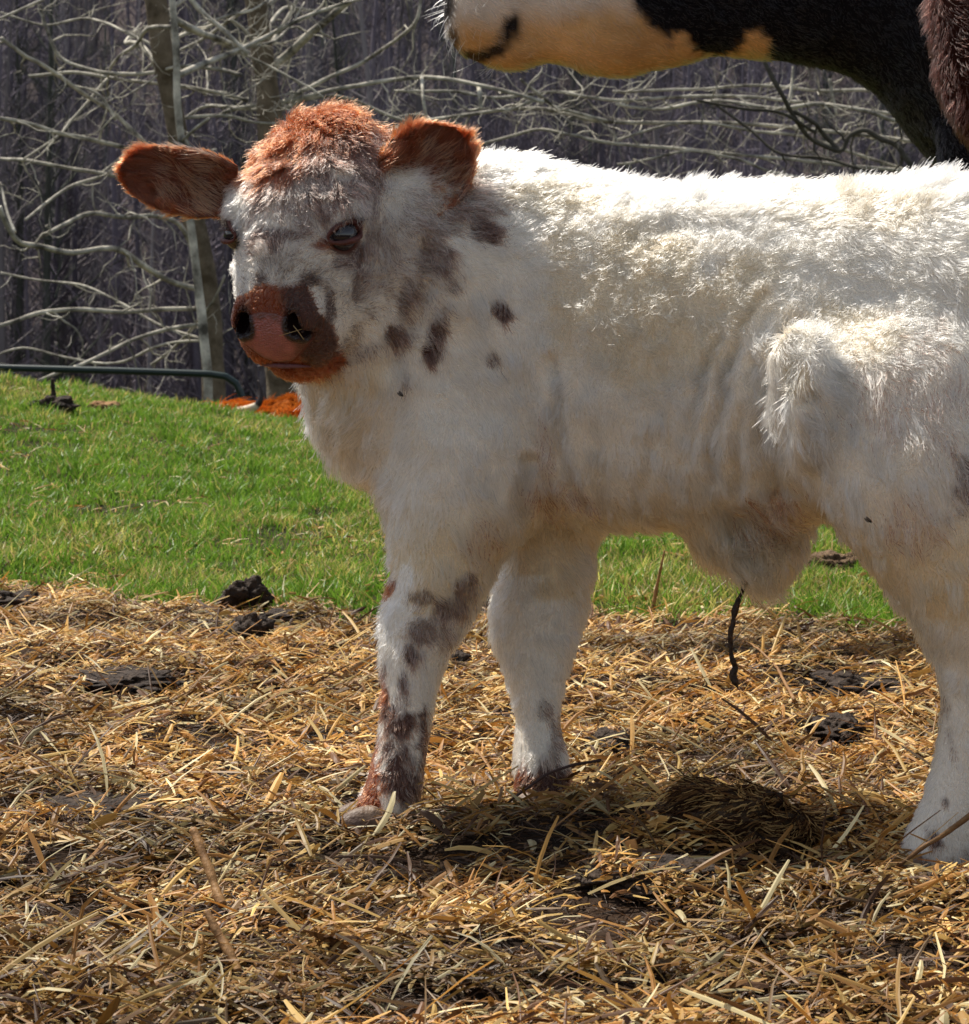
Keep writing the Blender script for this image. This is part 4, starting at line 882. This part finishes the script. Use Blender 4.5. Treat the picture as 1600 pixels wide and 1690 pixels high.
def tree(label, D, trunk, limbs, m_trunk=M_bark, m_limb=M_pale, dens=7, extra=0, name='bare_tree', up_h=7.0, seed=0):
    """trunk: (px, py, width px); limbs: ([(px, py, depth offset)...], width px)"""
    rt.seed(100 + seed)
    tp = [P(a, b, D) for a, b, w_ in trunk]; wd = [w_ / 2 / FPX * D for a, b, w_ in trunk]
    base = tp[-1].copy(); base[2] = float(zt(base[0:1], base[1:2])[0]) - .1
    t0_ = empty(name, (base[0], D, base[2] + .1), label, 'tree', 'leafless trees behind the crest of the pasture')
    top = tp[0] + nrm(tp[0] - tp[1]) * 1.0; pts = [top + np.array((.1 * k_, .1, 1.6 * k_)) for k_ in (3, 2, 1)] + [top] + tp + [base]
    rr = [.015, wd[0] * .5, wd[0] * .75, wd[0] * .9] + wd + [wd[-1] * 1.25]
    q = spl(pts, 5); r_ = np.interp(np.linspace(0, len(rr) - 1, len(q)), np.arange(len(rr)), rr)
    q = q + .012 * vnoise(q, 3, seed); V, F = clean(*tube(q, r_ * (1 + .07 * noise(q, 7, seed)), 14)); mesh_obj('trunk', V, F, m_trunk, t0_)
    out = []
    for ps, w_ in limbs:
        pp = [P(a, b, D + (c[0] if c else 0)) for a, b, *c in ps]; b_ = spl(pp, 5); b_ = b_ + .012 * vnoise(b_, 4, 3); r0 = w_ / 2 / FPX * D
        out.append(tube(b_, np.linspace(r0 * .75, r0, len(b_)) * (1 + .12 * noise(b_, 9, 4)), 7)); twigs(b_, r0, out, 1, .42 * D / 14, dens=dens * 14 / D)
    for k_ in range(extra):      # limbs above the frame and round the back
        i = rt.randrange(3, max(5, len(q) // 2)); p = q[i].copy(); an = rt.uniform(0, 6.28); L = rt.uniform(1.2, 3.2); d = np.array((math.cos(an), abs(math.sin(an)) * .8 + .15, rt.uniform(-.1, .6))); d = nrm(d); pts = [p]
        for s_ in range(7): d = nrm(d + np.array([rt.gauss(0, .18), rt.gauss(0, .18), rt.gauss(.0, .15)])); p = p + d * L / 7; pts.append(p)
        b_ = spl(pts, 3); r0 = rt.uniform(.012, .028); out.append(tube(b_, np.linspace(r0, r0 * .25, len(b_)), 6)); twigs(b_, r0 * .6, out, 1, .4, dens=4)
    V, F = join(out); mesh_obj('crown', V, F, m_limb, t0_)
    return t0_
tree('tall grey leafless tree on the left with a slanting trunk and long pale side branches', 18.0,
     [(255, -20, 36), (262, 60, 36), (280, 160, 33), (298, 250, 34), (316, 340, 36), (334, 430, 38), (346, 520, 38), (351, 600, 38), (352, 690, 40)],
     [([(-60, 186, -.8), (0, 195, -.7), (60, 207, -.5), (110, 222, -.4), (200, 243, -.1), (290, 262)], 8), ([(-60, 258, .4), (0, 260, .3), (60, 268), (130, 280), (195, 292), (300, 320)], 7),
      ([(0, 340, -1.6), (16, 378, -1.5), (35, 402, -1.4), (75, 410, -1.2), (120, 418, -1), (170, 410, -.8), (200, 415, -.6), (235, 438, -.4), (280, 462, -.2), (335, 478)], 10),
      ([(66, 392, -1.1), (105, 370, -1), (150, 352, -.8), (200, 357, -.6), (255, 357, -.4), (295, 370, -.2), (325, 430)], 8), ([(40, 362, -.6), (75, 335, -.4), (120, 308, -.2), (165, 292)], 6),
      ([(-60, 552, -1), (0, 535, -.9), (60, 518, -.7), (130, 510, -.5), (200, 515, -.3), (260, 510), (340, 508)], 8), ([(60, 630, -.4), (120, 607, -.4), (180, 580, -.2), (230, 555), (300, 540), (345, 530)], 7),
      ([(-30, 600, .5), (40, 575, .5), (110, 590, .5), (190, 600, .4), (260, 570, .2), (340, 560)], 5), ([(372, 455, -.3), (355, 495, -.2), (330, 522), (300, 560, .2), (250, 600, .3)], 5),
      ([(0, 62, -.6), (40, 90, -.5), (70, 105, -.4), (130, 150, -.2), (190, 190), (245, 240), (300, 300)], 8), ([(48, 125, .5), (120, 120, .5), (200, 130, .4), (270, 140, .3), (350, 150, .3), (410, 168, .3)], 7),
      ([(65, 5, .3), (85, 70, .3), (105, 100, .3), (150, 115, .2), (210, 122, .1), (265, 118)], 7), ([(265, 118), (300, 108, -.2), (350, 112, -.3), (400, 125, -.4)], 7), ([(40, 262, -.3), (95, 225, -.2), (120, 195, -.1), (180, 130)], 5),
      ([(0, 300, -1), (12, 350, -1.2), (25, 385, -1.3)], 5), ([(140, 145, -.4), (165, 160, -.4), (190, 200, -.4)], 5), ([(410, 90), (370, 50), (340, 22), (300, -20), (262, -60)], 11),
      ([(0, 450, .8), (60, 462, .8), (130, 470, .6), (200, 500, .4), (270, 540, .2), (340, 560)], 5), ([(0, 20, .8), (70, 40, .8), (140, 30, .6), (200, 50, .2), (262, 80)], 5)], dens=3.6, extra=16, seed=1)
tree('slender pale sapling stem standing just in front of the slanting grey trunk', 17.3, [(282, -30, 11), (288, 60, 12), (291, 140, 12), (296, 200, 12), (306, 300, 13), (320, 430, 14), (336, 560, 15), (345, 690, 16)],
     [([(345, 195, -.2), (322, 212, -.1), (300, 232)], 6), ([(356, 246, -.2), (325, 250, -.1), (303, 225)], 5)], M_pale, dens=6, extra=6, seed=2)
tree('grey leafless tree whose trunk rises behind the calf head and forks low to the right', 20.0,
     [(418, -20, 36), (430, 60, 36), (440, 140, 38), (446, 220, 42), (455, 400, 52), (466, 560, 60), (474, 650, 66), (476, 720, 70)],
     [([(640, -60, -.6), (575, 0, -.4), (520, 48, -.2), (480, 85), (445, 112)], 15), ([(900, 168, -.6), (800, 142, -.5), (740, 130, -.3), (660, 130, -.1), (580, 142), (500, 160), (450, 172)], 8),
      ([(760, 215, .3), (690, 205, .3), (620, 180, .3), (560, 160, .2), (500, 165, .1), (450, 190)], 6), ([(697, -20, -.3), (690, 30, -.3), (660, 60, -.2), (610, 95), (560, 120), (480, 160), (450, 190)], 7),
      ([(706, 195, -.5), (700, 160, -.5), (698, 128, -.3)], 6), ([(792, 182, -.5), (791, 160, -.5), (790, 142, -.4)], 8), ([(300, 200, .5), (340, 175, .5), (400, 180, .3), (440, 178)], 7), ([(360, 190), (385, 178), (440, 172)], 8),
      ([(380, 30, -.2), (400, 45, -.1), (432, 80)], 6)], dens=3.6, extra=14, seed=3)
tree('spreading pale branched tree seen under the black cow neck, with long level limbs', 22.0,
     [(1550, -60, 40), (1556, 60, 44), (1560, 160, 46), (1562, 300, 50), (1564, 500, 54), (1566, 760, 60)],
     [([(600, 232, .6), (680, 205, .5), (760, 190, .3), (840, 178, .2), (920, 182, .1), (1012, 200), (1260, 205, .2), (1556, 240)], 7), ([(650, 150, -.3), (740, 150, -.3), (830, 160, -.2), (920, 150), (1010, 165), (1250, 160, .2), (1556, 200)], 6), ([(700, 262, .4), (800, 235, .3), (880, 215, .2), (950, 222), (1014, 236), (1300, 262, .1), (1556, 290)], 6),
      ([(1018, 170), (1090, 180), (1180, 165, -.2), (1280, 178, -.4), (1360, 170, -.5), (1450, 190, -.6), (1556, 220)], 7), ([(1014, 150), (1150, 148, .2), (1250, 140, .4), (1350, 150, .5), (1440, 150, .5), (1556, 170)], 6), ([(1018, 230), (1130, 200), (1240, 215, .1), (1330, 225, .2), (1430, 260, .2), (1556, 300)], 6),
      ([(1020, 270), (1080, 262), (1140, 250), (1220, 262), (1300, 290), (1556, 330)], 5), ([(860, 130, -.4), (900, 165, -.3), (930, 180, -.2), (1010, 200)], 6), ([(1310, 110, -.3), (1305, 150, -.3), (1300, 180, -.4)], 5), ([(1380, 190), (1372, 155), (1368, 130)], 6)], m_trunk=M_bark, dens=5.5, extra=12, seed=4)
tree('dark gnarled tree with a kinked wandering limb low between calf back and black cow', 15.5,
     [(1660, -60, 50), (1655, 100, 56), (1650, 300, 60), (1650, 700, 66), (1652, 900, 70)],
     [([(1262, 98, -.3), (1290, 150, -.3), (1306, 185, -.2), (1340, 228, -.1), (1388, 248), (1402, 226), (1428, 217), (1455, 230), (1480, 240), (1500, 268), (1530, 300), (1650, 360)], 10),
      ([(1308, 182, -.2), (1345, 200, -.1), (1362, 222), (1388, 250)], 9), ([(1150, 165, -.5), (1230, 180, -.4), (1290, 188, -.3), (1345, 215, -.1)], 6), ([(1180, 170, .3), (1240, 215, .3), (1290, 252, .2), (1370, 262, .1), (1450, 285), (1530, 310)], 6)],
     m_trunk=M_darkb, m_limb=M_darkb, dens=3.0, extra=10, seed=5)
# ---- far wooded hillside
def forest():
    rr = random.Random(3); T = []
    for k_ in range(7):
        rt.seed(500 + k_); H = 17.; q = np.array([(0.25 * math.sin(k_ + z_ * .2), .2 * math.cos(k_ * 2 + z_ * .3), z_) for z_ in np.linspace(-.6, H, 9)])
        v, f = tube(q, np.linspace(.17, .02, 9), 5, capends=False); Vs = [v]; Fs = [f]; o = len(v)
        for b in range(60):
            z0 = rt.uniform(1.2, H * .97); an = rt.uniform(0, 6.283); L = (1 - z0 / H) * 3.2 + .7; L *= rt.uniform(.5, 1.1); p = np.array((0, 0, z0)); d = nrm(np.array((math.cos(an), math.sin(an), rt.uniform(.3, 1.3)))); pts = [p]
            for s_ in range(3): d = nrm(d + np.array([rt.gauss(0, .2), rt.gauss(0, .2), rt.gauss(.12, .15)])); p = p + d * L / 3; pts.append(p)
            pts = np.array(pts); v, f = tube(pts, np.linspace(.04 * (1 - z0 / H) + .014, .008, 4), 3, capends=False); Vs.append(v); Fs.append(f + o); o += len(v)
            for c in range(8):
                i = rt.randrange(0, 3); a = pts[i] + (pts[i + 1] - pts[i]) * rt.random(); d2 = nrm(nrm(pts[i + 1] - pts[i]) + np.array([rt.gauss(0, .6), rt.gauss(0, .6), rt.gauss(.35, .5)])) * rt.uniform(.3, 1.1)
                s2 = nrm(np.cross(d2, (rt.gauss(0, 1), rt.gauss(0, 1), .1))) * .0085
                Vs.append(np.array([a - s2, a + s2, a + d2 + s2 * .3, a + d2 - s2 * .3])); Fs.append(np.array([[0, 1, 2, 3]]) + o); o += 4
        T.append((np.concatenate(Vs), np.concatenate(Fs)))
    Vs, Fs, Cs, o = [], [], [], 0; n = 500 if QUICK else 1350
    for k_ in range(n):
        y = 66 + 140 * rr.random() ** 1.15; x = rr.gauss(0, .27) * y + rr.uniform(-8, 8)
        v, f = T[rr.randrange(7)]; an = rr.uniform(0, 6.283); s = rr.uniform(.7, 1.25); c, s_ = math.cos(an), math.sin(an)
        w_ = v @ np.array([[c, s_, 0], [-s_, c, 0], [0, 0, 1]]) * s; tl = rr.gauss(0, .03); w_[:, 0] += w_[:, 2] * tl
        w_ = w_ + np.array((x, y, float(zt(np.array([x]), np.array([y]))[0]))); Vs.append(w_); Fs.append(f + o); o += len(v)
        b = rr.uniform(.6, 1.5); c0 = np.array((.138, .122, .145)) if rr.random() < .72 else (np.array((.21, .19, .19)) if rr.random() < .6 else np.array((.08, .085, .07)))  # purple-grey of most trees is distance haze put into the bark colour
        Cs.append(np.tile(c0 * b, (len(v), 1)))
    return np.concatenate(Vs), np.concatenate(Fs), np.concatenate(Cs)
V, F, C_ = forest()
wood = mesh_obj('hillside_wood', V, F, mat('bare_wood_bark', (.1, .09, .09), rough=1, attr='col', spec=.1), attrs={'col': C_}); wood['kind'] = 'stuff'
# ================================================================== OTHER CATTLE
def cow_hair(par, V, F, n, col, L, rad, seed, wgt=None, comb=(.8, 0, -.5), lift=.4, m=None, clump=.015):
    return fur('coat', par, V, F, n, lambda p, nn: L(p) if callable(L) else np.full(len(p), L), lambda p, nn: np.tile(comb, (len(p), 1)), lambda p, nn, r: col(p) * (.7 + .6 * r.random(len(p)))[:, None], m or H_fur, weight=wgt, lift=lift, radius=rad, seed=seed, npts=4, clump=clump, cs=.5)
# --- black cow with a pale muzzle, standing behind the calf
BD = 4.75
bc = empty('black_cow', (P(2000, 0, BD)[0], BD, 0), 'big black cow with cream muzzle and throat standing behind the calf', 'cow')
fl = Field((P(700, 0, BD)[0], BD - .44, -.02), (P(2950, 0, BD)[0], BD + .44, 1.62), .015)
def prof(fl, D, TS, k, ex=2.2, endk=.05):
    T, C, Hh = [], [], []
    for px, t, b, hw, *yo in TS:
        a, c_ = P(px, t, D), P(px, b, D); T.append(a[0]); C.append((D + (yo[0] if yo else 0), (a[2] + c_[2]) / 2)); Hh.append((hw, (a[2] - c_[2]) / 2))
    fl.loft(0, T, C, Hh, k=k, ex=ex, endk=endk)
prof(fl, BD, [(1440, -230, 120, .14), (1500, -260, 215, .22), (1545, -262, 272, .25), (1600, -265, 300, .27), (1750, -262, 320, .31), (2050, -250, 345, .34), (2350, -250, 340, .34), (2600, -262, 300, .30), (2760, -230, 220, .22), (2830, -150, 120, .10)], .05)
prof(fl, BD, [(1010, -215, 95, .085), (1100, -230, 90, .09), (1200, -235, 92, .10), (1300, -245, 100, .12), (1400, -250, 120, .15), (1500, -250, 160, .18), (1600, -240, 210, .18)], .06)
prof(fl, BD, [(742, -60, 62, .05), (762, -85, 88, .066), (800, -100, 104, .072), (850, -115, 106, .07), (905, -135, 95, .068), (960, -165, 108, .08), (1030, -200, 118, .092), (1090, -215, 108, .09), (1150, -225, 98, .085)], .03, endk=.03)
fl.ell(P(1000, 60, BD), (.085, .075, .06), k=.04)      # cheek
fl.ell(P(870, 85, BD), (.08, .045, .028), k=.03)      # lower jaw
fl.ell(P(785, 25, BD), (.055, .075, .065), k=.03)     # upper lip
fl.ell(P(905, 122, BD), (.035, .12, .022), k=.02, mode='sub'); fl.ell(P(1175, 118, BD), (.05, .12, .014), k=.02, mode='sub')
fl.cap(P(778, 100, BD - .07), P(848, 48, BD - .085), .013, .017, k=.012, mode='sub')
for sd in (-1, 1):
    dd = BD + sd * .2
    for X0, x1_, top_, bk in ((1645, 1580, 200, 0), (2690, 2660, 150, 1)):
        T = [(top_, 120 if bk else 95, .11), (360, 92, .09), (560, 64, .06), (700, 50, .05), (860, 36, .036), (980, 44, .045), (1028, 52, .05)]
        TT, C, Hh = [], [], []
        for py, w_, hw in T:
            xo = X0 + (25 * math.sin((py - 560) / 110) if bk and py < 850 else 0); a, b = P(xo - w_, py, dd), P(xo + w_, py, dd); TT.append(a[2]); C.append(((a[0] + b[0]) / 2, dd)); Hh.append(((b[0] - a[0]) / 2, hw))
        fl.loft(2, TT, C, Hh, k=.05)
fl.cap(P(2825, -180, BD), P(2850, 560, BD), .035, .03, k=.04)
V, F = fl.mesh(); V = smooth(V, F, 3)
def bpx(p): return 800 + p[:, 0] * FPX / p[:, 1], HOR + (CZ - p[:, 2]) * FPX / p[:, 1]
def bcol(p):
    px = 800 + p[:, 0] * FPX / BD; py = HOR + (CZ - p[:, 2]) * FPX / BD; nz = 10 * noise(p, 22, 5) + 8 * noise(p, 60, 6) + 5 * noise(p, 130, 7)
    bound = np.interp(px, [700, 1020, 1062, 1100, 1120, 1140, 1185, 1215, 1235, 1262, 1272, 1290], [-600, -40, 52, 84, 56, 88, 90, 82, 56, 66, 100, 400]) 
    wh = sstep(-6, 6, py - bound + nz); wh = np.where(px < 1000, 1, wh) * (px < 1290) * (py < 200)
    lip = blobs(px, py, [(728, 5, 26, 46, 1), (745, 70, 14, 22, .8), (775, 98, 30, 12, .9), (842, 55, 15, 30, 1, 25), (812, 90, 34, 11, .95, -20)]) 
    bounce_tan = sstep(20, 75, py + .1 * (px - 800) + nz)[:, None]  # warm bounce light from the ground, painted into the jaw's underside as tan
    cream = (np.array((.80, .66, .53)) * (1 - bounce_tan) + np.array((.72, .42, .18)) * bounce_tan) * (1 + .16 * noise(p, 14, 8) + .14 * noise(p, 45, 9))[:, None]
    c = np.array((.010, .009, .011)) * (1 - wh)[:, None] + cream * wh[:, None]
    return c * (1 - lip)[:, None] + np.array((.02, .016, .016)) * lip[:, None]
cw = lambda D, x0, x1: (lambda c, n: np.where((800 + c[:, 0] * FPX / D > x0) & (800 + c[:, 0] * FPX / D < x1) & (n[:, 1] < .4), 1., .16))
M_cb = mat('cow_coat_base', (.1, .1, .1), rough=.95, attr='col', spec=.08)
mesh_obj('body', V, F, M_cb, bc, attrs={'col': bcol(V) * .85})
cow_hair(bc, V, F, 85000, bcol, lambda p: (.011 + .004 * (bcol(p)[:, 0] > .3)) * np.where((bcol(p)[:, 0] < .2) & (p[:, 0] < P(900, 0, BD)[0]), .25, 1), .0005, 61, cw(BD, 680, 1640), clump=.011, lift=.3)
sel = np.array([(f_[0]) for f_ in F]); 
whf = F[(V[F[:, 0], 0] < P(815, 0, BD)[0])]
fur('whiskers', bc, V, whf, 110, lambda p, n: .045 * (n[:, 1] < .6), lambda p, n: np.tile((-.4, 0, -.7), (len(p), 1)), lambda p, n, r: np.tile((.85, .8, .7), (len(p), 1)), H_fur, lift=.75, cs=.1, radius=.00035, seed=63, npts=5, wig=.5)
# --- brown cow at the right edge
RD = 4.02
rc = empty('brown_cow', (P(2100, 0, RD)[0], RD, 0), 'shaggy dark reddish brown cow, only its chest edge showing at the right border', 'cow')
fl = Field((P(1380, 0, RD)[0], RD - .46, -.02), (P(3000, 0, RD)[0], RD + .42, 1.78), .016)
prof(fl, RD, [(1610, -220, 200, .16), (1680, -250, 270, .22), (1800, -262, 345, .27), (2100, -250, 400, .31), (2500, -250, 400, .31), (2750, -262, 330, .27), (2900, -220, 230, .16), (2960, -140, 120, .08)], .05)
fl.cap(P(1700, -40, RD), P(1640, -420, RD), .15, .11, k=.06, ys=.75)
fl.ell(P(1625, 60, RD), (.078, .10, .17), k=.05)
fl.cap(P(1650, -500, RD), P(1560, -420, RD - .12), .105, .065, k=.05)      # head, lifted above the frame
fl.cap(P(1560, -420, RD - .12), P(1530, -390, RD - .2), .07, .06, k=.03)
for sd in (-1, 1):
    fl.cap(P(1660, -545, RD + sd * .1), P(1680, -560, RD + sd * .24), .03, .018, k=.03)
    for X0, bk in ((1760, 0), (2820, 1)):
        TT, C, Hh = [], [], []; dd = RD + sd * .17
        for py, w_, hw in ((120, 80, .08), (230, 105, .1), (430, 95, .085), (640, 68, .06), (800, 56, .05), (950, 42, .036), (1070, 50, .045), (1120, 60, .05)):
            a, b = P(X0 - w_, py, dd), P(X0 + w_, py, dd); TT.append(a[2]); C.append(((a[0] + b[0]) / 2, dd)); Hh.append(((b[0] - a[0]) / 2, hw))
        fl.loft(2, TT, C, Hh, k=.10)
V, F = fl.mesh(); V = smooth(V, F, 3)
rcol = lambda p: np.tile((.040, .013, .0095), (len(p), 1)) * (1 + .3 * noise(p, 20, 3))[:, None]
mesh_obj('body', V, F, M_cb, rc, attrs={'col': rcol(V) * .7})
cow_hair(rc, V, F, 42000, rcol, .022, .0005, 62, cw(RD, 1450, 1720), clump=.02, lift=.6)
# --- orange longhaired cow lying beyond the crest
H_dull = hair_mat('dull_cow_hair', .5, 'simple')
OD = 13.2
oc = empty('longhaired_cow', (P(620, 0, OD)[0], OD, -.65), 'orange longhaired cow with a pale upturned horn lying beyond the grassy crest', 'cow')
fl = Field((P(290, 0, OD)[0], OD - .85, -.95), (P(1000, 0, OD)[0], OD + .6, .35), .025)
fl.ell(P(640, 758, OD), (.80, .36, .30), k=.1); fl.ell(P(520, 730, OD), (.34, .28, .22), k=.08)
fl.ell(P(470, 691, OD - .02), (.20, .18, .095), k=.06); fl.ell(P(545, 690, OD), (.25, .22, .12), k=.06)
fl.ell(P(385, 702, OD - .22), (.15, .14, .12), k=.06); fl.ell(P(355, 735, OD - .36), (.095, .085, .15), k=.05); fl.ell(P(362, 680, OD - .2), (.06, .06, .045), k=.03)
V, F = fl.mesh(); V = smooth(V, F, 3)
ocol = lambda p: np.tile((.52, .14, .018), (len(p), 1)) * (1 + .45 * noise(p, 9, 3))[:, None]
mesh_obj('body', V, F, M_cb, oc, attrs={'col': ocol(V) * .6})
cow_hair(oc, V, F, 26000, ocol, lambda p: .08 + .02 * noise(p, 8, 2), .0016, 64, None, comb=(.25, 0, -1), lift=.4, clump=.04, m=H_dull)
hpts = spl([P(372, 684, OD - .25), P(388, 680, OD - .30), P(408, 676, OD - .34), P(424, 669, OD - .36), P(431, 656, OD - .36), P(430, 642, OD - .35), P(426, 628, OD - .34)], 6)
V, F = clean(*tube(hpts, np.interp(np.linspace(0, 1, len(hpts)), [0, .4, 1], [.026, .022, .005]), 12))
hcol = np.where((np.linspace(0, 1, len(hpts)) > .52)[:, None], (.035, .022, .02), (.72, .62, .45)); hcol = np.repeat(hcol, 12, 0); hcol = np.r_[hcol, hcol[:1], hcol[-1:]]
mesh_obj('horn', V, F, mat('horn', (.7, .6, .45), rough=.4, attr='col'), oc, attrs={'col': hcol[:len(V)]})
h2 = hpts.copy(); h2[:, 0] = 2 * P(378, 0, OD)[0] - h2[:, 0] - .06; h2[:, 2] -= .12
mesh_obj('horn', clean(*tube(h2, np.interp(np.linspace(0, 1, len(hpts)), [0, .4, 1], [.026, .022, .005]), 12))[0], F, mat('horn_far', (.7, .6, .45), rough=.4, attr='col'), oc, attrs={'col': hcol[:len(V)]})
